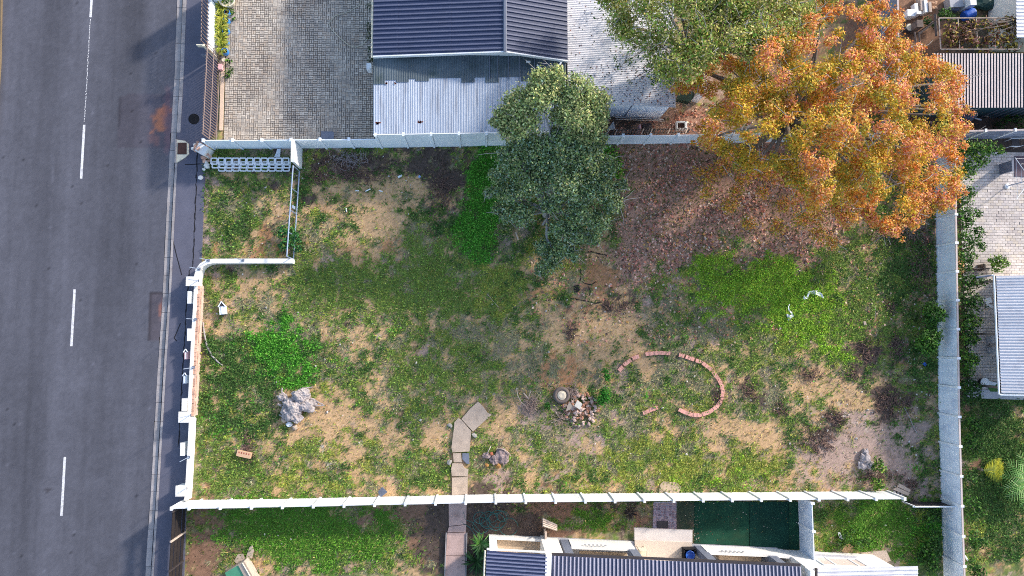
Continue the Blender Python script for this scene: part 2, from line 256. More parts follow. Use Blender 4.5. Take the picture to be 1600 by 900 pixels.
# ------------------------------------------------------------------ ground: one far sheet, then the soil of the plots
g = MB(); g.quad((-1500, -1500, -.32), (1500, -1500, -.32), (1500, 1500, -.32), (-1500, 1500, -.32)); structure('ground', g, m_base)
KINDS = 'TOPWDGBYKSLRMV'
PAL = dict(M=lin(84, 112, 46), V=lin(134, 158, 60), T=lin(200, 164, 124), O=lin(178, 132, 96), P=lin(176, 150, 136), W=lin(205, 192, 182), D=lin(96, 82, 74), G=lin(106, 124, 64),
           B=lin(80, 138, 48), Y=lin(146, 154, 70), K=lin(84, 102, 58), S=lin(140, 132, 104), L=lin(178, 140, 120), R=lin(140, 108, 88))
BASE = dict(M=-.95, V=-.8, T=.13, O=-.22, P=-.05, W=-.50, D=-.12, G=.22, B=-.42, Y=-.02, K=.07, S=.15, L=-.75, R=-.8)
PATCH = [p.split() for p in """
K 350 310 28 62 1.0;T 420 345 38 28 .9;O 400 384 55 22 1.0;D 432 296 40 30 .5;P 350 285 30 18 .6;T 330 345 12 60 .5;G 362 372 22 18 .8;Y 428 320 20 18 .5;P 322 340 6 80 1.4
D 500 252 60 24 .9;D 600 256 80 22 .8;D 575 275 40 16 .9;D 690 256 60 36 1.0;P 522 262 40 16 .8;D 470 350 10 60 .5;P 440 240 90 8 .9;L 470 330 8 40 .8;K 520 300 40 14 .5
T 545 298 55 24 1.0;T 600 322 66 30 1.1;T 575 372 55 30 1.2;O 502 322 30 24 1.0;O 640 385 60 14 .8;S 512 357 28 24 1.0;K 505 332 30 12 1.0;T 650 300 30 20 .8;O 560 390 60 12 .7;G 610 395 30 20 .5;K 585 300 10 30 .7;K 560 275 40 8 .6;K 640 345 12 12 .8;K 545 345 10 14 .6
D 688 300 28 62 .9;B 752 312 32 76 1.6;B 742 372 32 32 1.1;K 705 350 34 42 .9;K 790 300 30 80 .8;B 770 260 30 40 .7;G 700 390 40 30 .7;B 950 250 30 30 .8;K 870 300 70 90 .5
G 560 432 100 30 .8;G 482 450 60 30 .8;S 430 460 30 30 .6;D 520 480 40 30 .35;G 650 440 70 30 .7;Y 792 432 42 36 1.0;Y 758 466 36 40 .6;G 720 440 40 30 .4;K 540 450 60 20 .4
T 842 420 34 30 1.0;T 930 392 44 16 1.2;O 935 428 34 22 1.0;O 880 465 70 10 1.0;P 830 380 30 20 .5;D 902 448 8 8 1.2;T 975 470 30 20 .5
L 1000 300 60 84 1.5;L 1052 370 70 60 1.3;L 972 252 60 40 1.2;L 1180 285 110 66 1.5;L 1100 330 90 70 1.3;D 985 428 40 34 .9;L 985 420 40 50 1.0;L 1290 330 70 60 1.3;L 1250 270 120 60 1.2;L 1180 390 70 40 .8;L 960 440 60 30 .7;L 1200 240 160 40 1.3;D 960 262 60 26 .5;L 1240 380 60 30 .8;S 1170 380 60 24 .9
V 1150 446 84 44 1.9;V 1232 458 100 60 1.7;Y 1180 440 90 40 .7;V 1090 432 26 18 1.2;G 1330 520 70 60 .9;V 1312 548 34 24 1.4;V 1270 520 60 44 1.2;B 1200 450 60 30 .5;G 1300 420 60 40 .8;Y 1260 520 70 50 .5;G 1380 440 60 60 .6
T 905 520 80 34 1.1;T 965 500 54 34 1.0;T 850 490 36 20 .7;O 882 560 40 36 1.1;O 902 590 34 26 1.1;O 935 432 40 26 .8;L 938 335 30 22 .6;L 925 402 34 22 .6;L 950 455 40 22 .7;D 935 465 20 16 .6;T 700 500 20 16 .8;T 590 590 26 14 .8;T 560 530 14 30 .7;T 420 690 30 20 .6;D 470 470 30 20 .4;R 650 480 20 16 .9;R 560 610 24 20 .8;R 740 610 30 20 .8;R 900 440 40 30 1.0;O 915 500 60 20 .6;D 892 517 12 18 1.0;S 905 545 16 26 .8;S 830 530 30 40 .7;K 848 512 14 14 1.2;D 960 480 30 14 .9;T 920 555 60 30 .8;P 1000 520 30 30 .5;D 1005 488 22 20 .6
S 1062 512 70 34 1.1;K 1010 540 40 16 1.0;S 1120 520 40 40 .8;P 1090 530 40 20 .6;G 1160 520 40 40 .7;G 1160 590 30 40 .6
K 1430 400 50 66 1.0;K 1422 470 50 60 .8;D 1430 350 44 44 1.0;K 1432 580 44 50 .7;P 1450 430 14 50 1.0;D 1354 546 20 26 1.7;D 1392 630 40 30 1.5;D 1276 690 34 26 1.5;W 1345 690 36 40 1.3;P 1345 700 50 50 1.0;D 1172 612 18 20 1.6;P 1250 720 60 24 .8;T 1262 600 64 34 1.0;T 1330 650 34 34 1.0;T 1212 680 44 30 1.0;P 1422 722 50 50 1.1;P 1302 700 62 42 1.0;S 1202 620 34 40 .9;P 1170 610 20 30 .6;O 1400 560 12 16 1.0;K 1400 700 40 30 .8;G 1430 650 40 40 .5;T 1340 590 30 20 .6;D 1330 585 14 10 1.0;D 1400 545 14 26 .9;W 1280 640 30 20 .5;K 1225 640 24 26 .9;D 1300 650 16 16 .8
Y 1100 722 120 34 .8;V 1160 735 90 24 1.1;Y 1232 702 60 40 .8;G 1122 744 90 22 .9;T 1282 732 60 24 .7;P 1392 690 40 30 .7;V 1050 745 110 18 1.2;Y 1000 700 50 30 .6;T 1230 760 60 10 .6;T 1045 760 18 8 1.6;P 1420 765 70 10 .8;T 1180 690 40 20 .6;S 1330 740 40 30 .7
S 1052 600 62 36 1.2;Y 1102 612 22 30 1.0;D 1122 615 10 22 1.1;K 1060 580 24 30 .8;T 1142 582 14 40 1.0;T 1130 668 62 14 1.2;T 1012 680 24 18 1.2;P 970 590 22 30 .8;T 985 570 24 12 1.0;D 1025 630 40 14 .6;K 1060 665 24 14 .9
T 800 592 20 20 .4;S 862 692 60 40 .8;T 800 700 34 40 .8;P 902 682 66 30 1.0;G 842 712 34 16 1.0;T 910 710 60 20 .6;P 850 640 40 30 .7;S 840 590 60 40 .6;T 780 640 30 30 .8;P 790 745 40 24 .8;R 800 700 30 40 .0;Y 950 740 60 20 .6;S 960 650 30 30 .7
G 702 482 84 34 .8;G 692 592 66 36 1.1;T 650 542 30 24 .6;T 562 500 18 26 .7;T 612 562 36 18 .6;G 600 530 60 40 .6;K 560 560 30 30 .5;G 560 470 80 20 .5;P 666 543 16 12 1.2;T 682 502 30 16 .8;S 742 542 56 46 1.0;S 612 610 44 36 .8;K 730 500 40 40 .4;T 690 660 20 24 1.1;O 520 540 20 14 .4;G 590 620 40 30 .5;T 530 515 16 18 .8;T 745 520 14 14 .8;T 610 480 30 14 .7;S 700 560 50 30 .4;T 795 560 14 14 .7
T 372 440 64 20 1.0;T 346 512 22 22 1.1;T 412 462 44 26 .8;T 395 520 20 30 .8;B 446 552 46 42 2.0;K 382 562 56 44 1.0;K 362 622 46 54 .9;K 330 560 26 40 .8;G 332 662 30 60 .8;B 360 660 50 60 .4;G 362 732 44 34 1.1;K 352 702 34 50 .6;P 388 692 12 26 1.3;T 492 622 40 18 1.4;O 490 612 20 8 .8;T 494 658 34 18 1.4;K 424 640 24 34 1.0;D 320 560 8 60 1.0;K 500 580 40 20 .5;S 470 500 40 30 .7
Y 502 722 110 44 .8;T 545 722 26 20 1.0;T 602 702 44 22 .9;W 516 705 22 22 1.0;T 442 702 36 34 .8;G 652 742 56 24 .9;T 682 690 22 20 1.0;T 432 764 14 14 1.5;T 642 768 60 5 1.0;T 606 750 16 14 1.2;G 480 760 60 14 .6;K 690 740 20 30 .8;T 545 660 40 16 .8;T 590 670 30 30 .6
M 470 830 150 50 2.4;M 560 860 100 40 1.6;R 318 842 32 90 2.2;T 402 872 26 24 .8;R 660 820 50 40 2.0;D 680 850 34 40 1.6;R 390 850 60 30 .9;M 400 800 80 16 1.4;R 310 890 40 40 1.2;T 470 900 20 10 .6;M 420 830 60 20 1.0;R 600 800 60 10 1.2;D 690 800 20 40 1.2;R 545 815 30 8 1.0;R 670 890 30 30 1.4
D 790 820 80 40 2.0;R 820 800 50 16 1.6;D 840 850 30 30 1.4;R 880 795 60 12 2.4;M 920 815 44 18 2.6;R 990 810 26 40 2.2;D 985 800 14 12 1.2;R 862 830 20 24 2.0;M 940 830 40 8 1.4;R 905 836 26 6 1.8;D 745 860 30 60 1.6;R 870 848 60 8 1.2
M 1330 830 60 50 2.0;M 1400 830 60 60 2.2;B 1440 850 40 60 1.2;K 1300 800 40 20 1.0;Y 1420 800 30 30 .7;P 1380 868 20 10 1.8;K 1455 830 14 80 1.2;T 1290 858 60 6 1.2;P 1420 778 60 8 1.0
K 1560 720 60 100 1.2;K 1560 740 60 110 2.0;M 1560 840 40 40 1.4;R 1560 880 50 30 1.3;R 1512 700 6 250 2.2;D 1520 500 24 140 1.6;D 1520 330 20 120 1.6;D 1560 210 90 30 1.6
D 1000 200 60 30 2.0;L 1060 190 60 40 2.2;L 960 205 60 14 1.2;R 1000 170 60 40 .8;P 1100 130 60 40 1.6;R 1440 40 80 90 3.0;D 1500 60 70 40 1.4;D 1520 190 90 30 2.2;R 1250 120 160 120 2.2
""".replace('\n', ';').split(';') if p.strip()]
def weights(px, py):
    dx = (fbm(px / 34, py / 34, 3, 6) - .5) * 80; dy = (fbm(px / 34, py / 34, 9, 6) - .5) * 80
    qx, qy = px + dx, py + dy; sc = {k: np.full(px.shape, BASE[k]) for k in KINDS}
    for k, cx, cy, rx, ry, w in PATCH:  # dark patches by walls and on the right lawn also hold shade as colour
        cx, cy, rx, ry, w = map(float, (cx, cy, rx, ry, w)); d = ((qx - cx) / rx) ** 2 + ((qy - cy) / ry) ** 2
        sc[k] += w * (.5 if k in 'GKS' else .66 if k in 'TY' else 1.05 if k == 'B' else .8) * np.exp(-d * .75)
    for i, k in enumerate(KINDS):
        amp = 1.5 if k in 'TGKSYPD' else 1.35
        sc[k] += amp * (fbm(px / 26, py / 26, 100 + i * 7, 6) - .5) + 2.1 * (fbm(px / 12, py / 11, 300 + i * 7, 4) - .5) + .45 * (NR.rand(*px.shape) - .5)
    A = np.stack([sc[k] for k in KINDS]); A = np.exp((A - A.max(0)) * 8.0); return A / A.sum(0)
x0, y0 = at(286, 945)[:2]; x1, y1 = at(1690, -40)[:2]
stp = .085; nx, ny = int((x1 - x0) / stp) + 1, int((y1 - y0) / stp) + 1
gx, gy = np.meshgrid(x0 + np.arange(nx) * stp, y0 + np.arange(ny) * stp)
gpx, gpy = px_of(gx, gy)
WT = weights(gpx, gpy)
PM = np.array([PAL[k] for k in KINDS]); GC = np.tensordot(WT, PM, (0, 0))
GC *= (1 + .30 * (fbm(gpx / 5, gpy / 5, 41, 3) - .5) + .36 * (NR.rand(ny, nx) - .5))[..., None]
veg = sum(WT[KINDS.index(k)] for k in 'GBYKMV')
GZ = .10 * (fbm(gx / 2.2, gy / 2.2, 77, 4) - .5) + .03 * veg * vnoise(gx * 5, gy * 5, 5) - .03
V = np.stack([gx, gy, GZ], -1).reshape(-1, 3)
me = bpy.data.meshes.new('garden_soil')
idx = np.arange(nx * ny).reshape(ny, nx); q = np.stack([idx[:-1, :-1], idx[:-1, 1:], idx[1:, 1:], idx[1:, :-1]], -1).reshape(-1, 4)
me.vertices.add(len(V)); me.vertices.foreach_set('co', V.astype(np.float32).ravel())
me.loops.add(q.size); me.loops.foreach_set('vertex_index', q.ravel().astype(np.int32))
me.polygons.add(len(q)); me.polygons.foreach_set('loop_start', np.arange(0, q.size, 4, dtype=np.int32)); me.update(calc_edges=True); me.shade_smooth()
ca = me.attributes.new('col', 'FLOAT_COLOR', 'POINT'); cc = np.ones((len(V), 4), np.float32); cc[:, :3] = GC.reshape(-1, 3); ca.data.foreach_set('color', cc.ravel())
tag(link_mesh('garden_soil', me, m_soil), kind='structure')
def gz(x, y):
    i = min(max(int((x - x0) / stp), 0), nx - 1); j = min(max(int((y - y0) / stp), 0), ny - 1); return float(GZ[j, i])

# grass, weeds and fallen leaves grow where the soil map says so
def sample(n, box=(292, 232, 1600, 900)):
    a = at(box[0], box[3]); b = at(box[2], box[1]); x = a.x + NR.rand(n) * (b.x - a.x); y = a.y + NR.rand(n) * (b.y - a.y)
    i = np.clip(((x - x0) / stp).astype(int), 0, nx - 1); j = np.clip(((y - y0) / stp).astype(int), 0, ny - 1)
    return x, y, j, i
NOGROW = [(704, 652, 737, 774), (722, 636, 762, 668), (1055, 784, 1250, 870), (758, 828, 1480, 960), (696, 784, 730, 910), (1018, 782, 1056, 830), (1512, 232, 1700, 622), (286, 0, 1700, 205), (286, 205, 582, 231)]
def allowed(x, y):
    px, py = px_of(x, y); ok = (px > 318 - (py - 270) * .012 - 4 * (py > 420)) | (py > 785)
    ok &= ~((py > 785) & (px < 292))
    for a, b, c, d in NOGROW:
        ok &= ~((px > a) & (px < c) & (py > b) & (py < d))
    ok |= (px > 1270) & (px < 1470) & (py > 785) & (py < 862)
    ok |= (px > 1395) & (px < 1470) & (py > 860)
    return ok
def kindpick(j, i, dens):
    w = WT[:, j, i]; p = np.array([dens.get(k, 0) for k in KINDS])[:, None] * w; tot = p.sum(0); keep = NR.rand(len(j)) < tot
    c = p.cumsum(0) / np.maximum(tot, 1e-9); k = (NR.rand(len(j)) < c).argmax(0); return keep, k
BL = dict(M=lin(104, 152, 54), V=lin(150, 188, 62), T=lin(190, 170, 110), O=lin(170, 140, 80), P=lin(160, 150, 120), W=lin(190, 185, 160), D=lin(92, 80, 66), G=lin(128, 152, 70), B=lin(98, 164, 58), Y=lin(156, 166, 76), K=lin(84, 118, 58), S=lin(156, 152, 116), L=lin(110, 110, 60), R=lin(90, 100, 50))
BLM = np.array([BL[k] for k in KINDS])
x, y, j, i = sample(330000); keep, k = kindpick(j, i, dict(M=1.0, V=.9, G=.85, B=.9, Y=.9, K=.9, S=.7, T=.10, P=.10, D=.15, O=.05, L=.2, R=.05)); keep &= allowed(x, y)
x, y, j, i, k = x[keep], y[keep], j[keep], i[keep], k[keep]; n = len(x)
ang = NR.rand(n) * 6.2832; ln = .07 + .12 * NR.rand(n); wd = .014 + .022 * NR.rand(n); rise = .25 + .8 * NR.rand(n)
P = np.stack([x, y, GZ[j, i] - .005], -1); dr = np.stack([np.cos(ang), np.sin(ang), rise], -1); sd_ = np.stack([-np.sin(ang), np.cos(ang), 0 * ang], -1)
V = np.empty((n, 3, 3)); V[:, 0] = P - sd_ * wd[:, None]; V[:, 1] = P + sd_ * wd[:, None]; V[:, 2] = P + dr * ln[:, None]
col = BLM[k] * (1 + .16 * NR.randn(n, 1)) * (1 + .10 * NR.randn(n, 3))
dry = NR.rand(n) < .05; col[dry] = np.array(lin(190, 178, 120)) * (.7 + .5 * NR.rand(dry.sum(), 1))
tag(link_mesh('grass', faces_mesh('grass', V.reshape(-1, 3), 3, col, m_grass), None), 'patchy wild grass over the bare soil of the empty plot and lawns', 'grass', kind='stuff')
x, y, j, i = sample(330000); keep, k = kindpick(j, i, dict(M=.12, V=.8, G=.22, B=1.0, Y=.25, K=.55, S=.08, T=.02)); keep &= allowed(x, y)
x, y, j, i, k = x[keep], y[keep], j[keep], i[keep], k[keep]; n = len(x)
pz = GZ[j, i] + .03 + .16 * NR.rand(n) * (.3 + vnoise(x * 2.5, y * 2.5, 8))
P = np.stack([x, y, pz], -1); nr = unit(np.array([0, 0, .8]) + NR.normal(size=(n, 3)) * .6)
col = BLM[k] * (1 + .3 * NR.randn(n, 1)) * (1 + .08 * NR.randn(n, 3))
tag(link_mesh('weeds', faces_mesh('weeds', leaf_quads(P, nr, .03 + .034 * NR.rand(n), .7), 4, col, m_grass), None), 'low broad leaved weeds in bright and dark green patches', 'weeds', kind='stuff')
x, y, j, i = sample(70000, (830, 165, 1480, 540)); keep, k = kindpick(j, i, dict(L=.40, D=.10, P=.05, S=.16, T=.1, R=.3, G=.05, B=.05, Y=.08)); px, py = px_of(x, y)
keep &= ~((px < 1055) & (py < 184)); keep &= NR.rand(len(px)) < np.clip(3.2 * (fbm(px / 22, py / 22, 55, 5) - .34), .06, 1)
x, y, j, i = x[keep], y[keep], j[keep], i[keep]; n = len(x)
P = np.stack([x, y, GZ[j, i] + .02 + .03 * NR.rand(n)], -1); nr = unit(np.array([0, 0, 1.0]) + NR.normal(size=(n, 3)) * .4)
lp = np.array([lin(228, 164, 142), lin(240, 202, 182), lin(212, 138, 116), lin(176, 130, 114), lin(242, 214, 192), lin(220, 170, 100), lin(120, 92, 82)])
col = lp[NR.choice(7, n, p=[.25, .17, .17, .15, .1, .06, .10])] * (1 + .15 * NR.randn(n, 1))
tag(link_mesh('fallen_leaves', faces_mesh('fallen_leaves', leaf_quads(P, nr, .05 + .05 * NR.rand(n), .7), 4, col, m_leaf), None), 'carpet of fallen red brown leaves under the autumn tree', 'leaf litter', kind='stuff')
# dry twigs lying in the dark brushy patches
TW = [(1354, 546, 18, 24), (1392, 630, 38, 26), (1276, 690, 30, 24), (1300, 650, 14, 14), (560, 272, 60, 14), (500, 275, 18, 14), (690, 300, 24, 40), (1400, 545, 12, 24), (960, 480, 28, 12), (1120, 618, 8, 20), (1330, 586, 12, 9), (892, 517, 10, 16), (1172, 612, 14, 16), (1265, 585, 16, 10), (1310, 655, 16, 10), (1220, 640, 12, 12), (1370, 745, 40, 10), (1425, 757, 14, 8), (1395, 362, 34, 18), (388, 700, 10, 24), (1440, 420, 20, 50), (1392, 480, 8, 8), (540, 250, 50, 10)]
mb = MB()
for cx, cy, rx, ry in TW:
    for _ in range(int(50 + rx * ry / 3.5)):
        p = at(cx + R.gauss(0, .5) * rx, cy + R.gauss(0, .5) * ry); a = R.random() * 6.28; l = .08 + .22 * R.random(); zz = gz(p.x, p.y) + .02 + .1 * R.random()
        mb.tube([(p.x, p.y, zz), (p.x + l * math.cos(a), p.y + l * math.sin(a), zz + .06 * R.uniform(-1, 1))], .010 + .012 * R.random(), 3, False)
tag(mb.build('dry_twigs', M('brown_twig', lin(118, 94, 84), rough=1, var=.3, scale=9)), 'scatter of broken dry brown twigs and plant stalks across the plot', 'twigs', kind='stuff')
# ------------------------------------------------------------------ road, kerb, pavement
def ip(tab, y): return float(np.interp(y, [t[0] for t in tab], [t[1] for t in tab]))
GUT = [(-120, 283), (0, 277), (110, 273), (200, 268), (225, 266), (337, 260), (450, 255), (562, 247.5), (675, 241), (787, 234.5), (900, 227), (1010, 220)]
PROP = [(-120, 342), (226, 338), (228, 322), (300, 319), (405, 315), (470, 309), (780, 291), (784, 291), (1010, 285)]
a, b = at(-260, 1010), at(300, -110); st = .13
rx_, ry_ = np.meshgrid(np.arange(a.x, b.x, st), np.arange(a.y, b.y, st)); rpx, rpy = px_of(rx_, ry_)
u = rpx - (143 - .0583 * rpy)
def band(c, w, soft=6): return 1 / (1 + np.exp(-(w - np.abs(u - c)) / soft))
dist = np.interp(rpy.ravel(), [t[0] for t in GUT], [t[1] for t in GUT]).reshape(rpy.shape)
s_ = fbm(u / 9, rpy / 240, 5, 4); v = 1 + .36 * (s_ - .5) - .20 * band(-58, 22) - .10 * band(-105, 10) + .10 * band(-22, 8) - .24 * band(62, 22) * (.6 + .4 * (rpy < 480)) - .08 * band(20, 12) + .06 * band(98, 10) + .10 * band(-133, 8)  # right-hand dark band mixes wheel wear with painted gate and wall shade
v *= 1 + .28 * (fbm(u / 40, rpy / 60, 15, 4) - .5) + .17 * (NR.rand(*u.shape) - .5)
v *= 1 - .5 * (NR.rand(*u.shape) < .0018) + .35 * (NR.rand(*u.shape) < .001)
col = np.array(lin(92, 92, 101))[None, None] * v[..., None]
def stain(cx, cy, rx, ry, c, amt, rag=1.9, soft=.07):
    global col
    d = np.sqrt(((rpx - cx) / rx) ** 2 + ((rpy - cy) / ry) ** 2) + rag * (fbm(rpx / 9, rpy / 9, int(cx), 4) - .5)
    w = amt / (1 + np.exp((d - .9) / soft)); col = col * (1 - w[..., None]) + np.array(c) * w[..., None]
stain(248, 190, 14, 20, lin(178, 122, 92), .85); stain(257, 170, 9, 8, lin(165, 112, 92), .7); stain(242, 215, 10, 12, lin(140, 108, 104), .5)
stain(262, 190, 8, 50, lin(120, 96, 104), .5); stain(74, 766, 7, 4, lin(62, 58, 62), .7); stain(252, 483, 5, 16, lin(165, 118, 102), .7)
pat = (rpx > 233 - (rpy - 457) * .05) & (rpx < dist) & (rpy > 457) & (rpy < 531); col[pat] = col[pat] * np.array([.98, .86, .84])
edge = pat & ((rpx < 236 - (rpy - 457) * .05) | (rpy < 460)); col[edge] *= .55
pat2 = (rpy > 147) & (rpy < 230) & (u > 52) & (rpx < dist); col[pat2] = col[pat2] * np.array([.90, .84, .86])
rag = 3 * (vnoise(rpx / 3, rpy / 30, 2) - .5)
for xx, ya, yb in ((52, 147, 230), (-45, 260, 400)):
    ln_ = (np.abs(u - xx - rag) < 1.4) & (rpy > ya) & (rpy < yb); col[ln_] *= .72 if xx > 0 else 1.18
me = bpy.data.meshes.new('road'); h_, w_ = rx_.shape; idx = np.arange(h_ * w_).reshape(h_, w_)
q = np.stack([idx[:-1, :-1], idx[:-1, 1:], idx[1:, 1:], idx[1:, :-1]], -1).reshape(-1, 4)
cen = (rpx < dist + 1.5); q = q[cen.ravel()[q].all(1)]
me.from_pydata(np.stack([rx_, ry_, np.full(rx_.shape, -.10)], -1).reshape(-1, 3).tolist(), [], q.tolist())
ca = me.attributes.new('col', 'FLOAT_COLOR', 'POINT'); cc = np.ones((h_ * w_, 4), np.float32); cc[:, :3] = col.reshape(-1, 3); ca.data.foreach_set('color', cc.ravel())
tag(link_mesh('road', me, m_asph), kind='structure')
verge = poly([(-300, -110), (4, -110), (0, 100), (-7, 200), (-300, 1010)], -.3, .02); structure('verge', verge, m_base)
for ya, yb in ((-58, 27), (195, 279), (452, 541), (714, 806)):
    c0, c1 = at(143 - .0583 * ya, ya, -.096), at(143 - .0583 * yb, yb, -.096); t = (c1 - c0).normalized(); s = Vector((-t.y, t.x, 0)) * .065
    mk = MB().quad(c0 - s, c0 + s, c1 + s, c1 - s); structure('road_marking', mk, m_paint)
mk = MB()
for i in range(70):
    y = 30 + i * 2.3 + R.random()
    if y > 194 and y < 280: continue
    c0 = at(143 - .0583 * y + R.uniform(-.5, .5), y, -.097); mk.quad(c0 + Vector((-.02, -.03, 0)), c0 + Vector((.02, -.03, 0)), c0 + Vector((.02, .025, 0)), c0 + Vector((-.02, .025, 0)))
structure('road_marking', mk, m_paint)
def sthing(name):
    o = bpy.data.objects.new(name, None); o.empty_display_size = .2; C.objects.link(o); o['kind'] = 'structure'; return o
gut = sthing('gutter'); ker = sthing('kerb')
y = -100.0
while y < 1000:
    l = R.uniform(26, 30); ya, yb = y + .25, y + l - .25; y += l
    w = 8.2 if ya > 0 else 8
    j = R.uniform(-.35, .35)
    m = poly([(ip(GUT, ya) + j, ya), (ip(GUT, ya) + w + j, ya), (ip(GUT, yb) + w + j, yb), (ip(GUT, yb) + j, yb)], -.25, -.085 + R.uniform(-.006, .006)); m.build('gutter_slab', m_kerb, gut)
    if 205 < ya < 232: continue
    o = 9.2 if ya > 232 else 8.6; kw = 3.4 if ya > 232 else 5.6
    if R.random() < .04: continue
    m = poly([(ip(GUT, ya) + o, ya), (ip(GUT, ya) + o + kw, ya), (ip(GUT, yb) + o + kw, yb), (ip(GUT, yb) + o, yb)], -.25, .045 + R.uniform(-.008, .008)); m.build('kerbstone', m_kerb, ker)
ys = [-110, 0, 110, 200, 228, 300, 405, 470, 560, 675, 782, 900, 1010]
pts = [(ip(GUT, yy) + 9, yy) for yy in ys] + [(ip(PROP, yy), yy) for yy in ys[::-1]]
structure('pavement', poly(pts, -.22, .035), m_walk)
crk = MB(); prev = None
for yy in range(238, 700, 5):
    c0 = at(ip(PROP, yy) - (13 if yy < 420 else 17) + R.uniform(-.8, .8) , yy, .038)
    if prev: wv = Vector((R.uniform(.015, .04), 0, 0)); crk.quad(prev - wv, prev + wv, c0 + wv, c0 - wv)
    prev = c0
for pl in ([(289, 257), (300, 257), (313, 256)], [(282, 505), (275, 522), (272, 528), (276, 533)], [(270, 375), (276, 400), (284, 430)]):
    for i in range(len(pl) - 1):
        a, b = at(*pl[i], .038), at(*pl[i + 1], .038); s = Vector((-(b - a).y, (b - a).x, 0)).normalized() * .025; crk.quad(a - s, a + s, b + s, b - s)
structure('pavement_crack', crk, M('tar_seam', lin(38, 36, 40), rough=.8))
mh = MB().lathe([(0, .0), (.24, .0), (.24, .012), (.0, .012)], at(303, 186, .036), 24); mh.lathe([(.25, 0), (.29, 0), (.29, .016), (.25, .016), (.25, 0)], at(303, 186, .036), 24)
for i in range(-2, 3): mh.box(at(303 + i * 2.4, 186, .052), (.03, .34 - .05 * abs(i), .008))
single('manhole_cover', mh, m_black, 'round black manhole cover in the pavement beside the sliding gate', 'manhole cover')
dr = thing('storm_drain', 'cream kerb inlet drain with a brown rusty lid at the pavement edge', 'drain', at(284, 233))
poly([(275, 218), (289, 220), (294, 224), (295, 240), (289, 246), (276, 254), (273, 252)], -.1, .10).build('drain_surround', m_cream, dr)
poly([(277.5, 223), (291.5, 223), (291.5, 241), (277, 241)], .098, .118).build('drain_lid', m_brown, dr)
poly([(273.6, 217), (276.2, 217), (275, 254), (272.6, 254)], -.12, .122).build('kerb_edge', m_kerb, dr)

# ------------------------------------------------------------------ precast panel walls
def unit_panel():
    m = MB(); m.box((.5, 0, .8), (.985, .02, 1.58))
    for i in range(4): m.box((.5, 0, i * .4 + .2), (.985, .05, .388))
    return m.mesh('wall_panel')
PANEL = unit_panel()
PANELS = {}
def panel_mesh(mat):
    if mat.name not in PANELS: c = PANEL.copy(); c.materials.clear(); c.materials.append(mat); PANELS[mat.name] = c
    return PANELS[mat.name]
POSTS = {}
def post_mesh(mat):
    if mat.name not in POSTS:
        m = MB().box((0, 0, .82), (.10, .17, 1.64)); m.box((0, 0, 1.655), (.13, .19, .03)); me = m.mesh('wall_post'); me.materials.append(mat); POSTS[mat.name] = me
    return POSTS[mat.name]
COPS = {}
def precast(label, pts, mat, pmat, h=1.6, coping=None, group='precast panel walls'):
    """pts: ground points of the posts; one panel between each two"""
    o = thing('precast_wall', label, 'wall', pts[0], 0, group)
    sc = h / 1.6
    for i, p in enumerate(pts):
        d = (pts[min(i + 1, len(pts) - 1)] - pts[max(i - 1, 0)]); a = math.atan2(d.y, d.x)
        c = link_mesh('wall_post', post_mesh(pmat), None, o); c.location = p - pts[0]; c.rotation_euler = (0, 0, a); c.scale = (1, 1, sc)
        if i + 1 < len(pts):
            d = pts[i + 1] - p; a = math.atan2(d.y, d.x); t = d.normalized()
            c = link_mesh('wall_panel', panel_mesh(mat), None, o); c.location = p - pts[0] + t * .05; c.rotation_euler = (R.uniform(-.008, .008), 0, a); c.scale = (d.length - .1, 1, sc * R.uniform(.992, 1.0))
            if coping:
                cm = MB().box((d.length / 2, 0, h + .02), (d.length - .13, .09, .04)).mesh('coping'); cm.materials.append(coping)
                c = link_mesh('coping', cm, None, o); c.location = p - pts[0]; c.rotation_euler = (0, 0, a)
    return o
def along(pl, n):
    P = [at(*p) for p in pl]; L = [0]
    for i in range(1, len(P)): L.append(L[-1] + (P[i] - P[i - 1]).length)
    out = []
    for k in range(n + 1):
        s = L[-1] * k / n; i = max(j for j in range(len(P)) if L[j] <= s + 1e-6); i = min(i, len(P) - 2); t = (s - L[i]) / (L[i + 1] - L[i]); out.append(P[i].lerp(P[i + 1], t))
    return out
precast('pale blue panel wall between the paved driveway and the lattice stack', along([(336.5, 232.5), (597, 230.3)], 6), m_bluew, m_bluew)
precast('taller pale blue panel wall carrying the lean-to roof behind the grey green tree', along([(597, 230.3), (880, 225.8)], 7)[0:], m_bluew, m_bluew, h=2.36)
precast('pale blue panel wall right of the grey green tree, running under the autumn tree', along([(881, 225.8), (1062, 223.5), (1372, 219)], 12), m_bluew, m_bluew)
precast('long bright white panel wall along the bottom of the empty plot', [at(289.8, 782)] + along([(316, 781.6), (449, 780), (759, 773), (1112, 770), (1385, 768)], 24), m_white, m_white)
precast('tall grey blue panel wall on the right side of the empty plot', along([(1462, 216), (1462.5, 345), (1465, 517), (1467, 651), (1471, 785), (1474, 874), (1477, 960)], 17), m_greyw, m_post, coping=m_coping)
precast('dark weathered panel wall behind the striped roof at far right', along([(1462.5, 218), (1551, 216), (1684, 213.5)], 5), m_dgreyw, m_post, coping=m_coping)
precast('grey panel wall beside the junk yard behind the orange tree', along([(1378, 218), (1377, 97), (1375, -40)], 6), m_dgreyw, m_post, coping=m_coping)
precast('short grey blue divider wall between the two back gardens at bottom right', [at(1247, 775), at(1248.5, 817), at(1250, 861)], m_greyw, m_post)
w = thing('gate_wall', 'short white wall stub between the top wall and the steel gate', 'wall', at(470, 232))
a, b = at(470, 233), at(471, 264)
MB().box((a + b) / 2 + Vector((0, 0, .82)), (.14, (a - b).length, 1.64)).build('wall_panel', m_white, w); MB().box((a + b) / 2 + Vector((0, 0, 1.66)), (.19, (a - b).length + .06, .05)).build('coping', m_white, w)

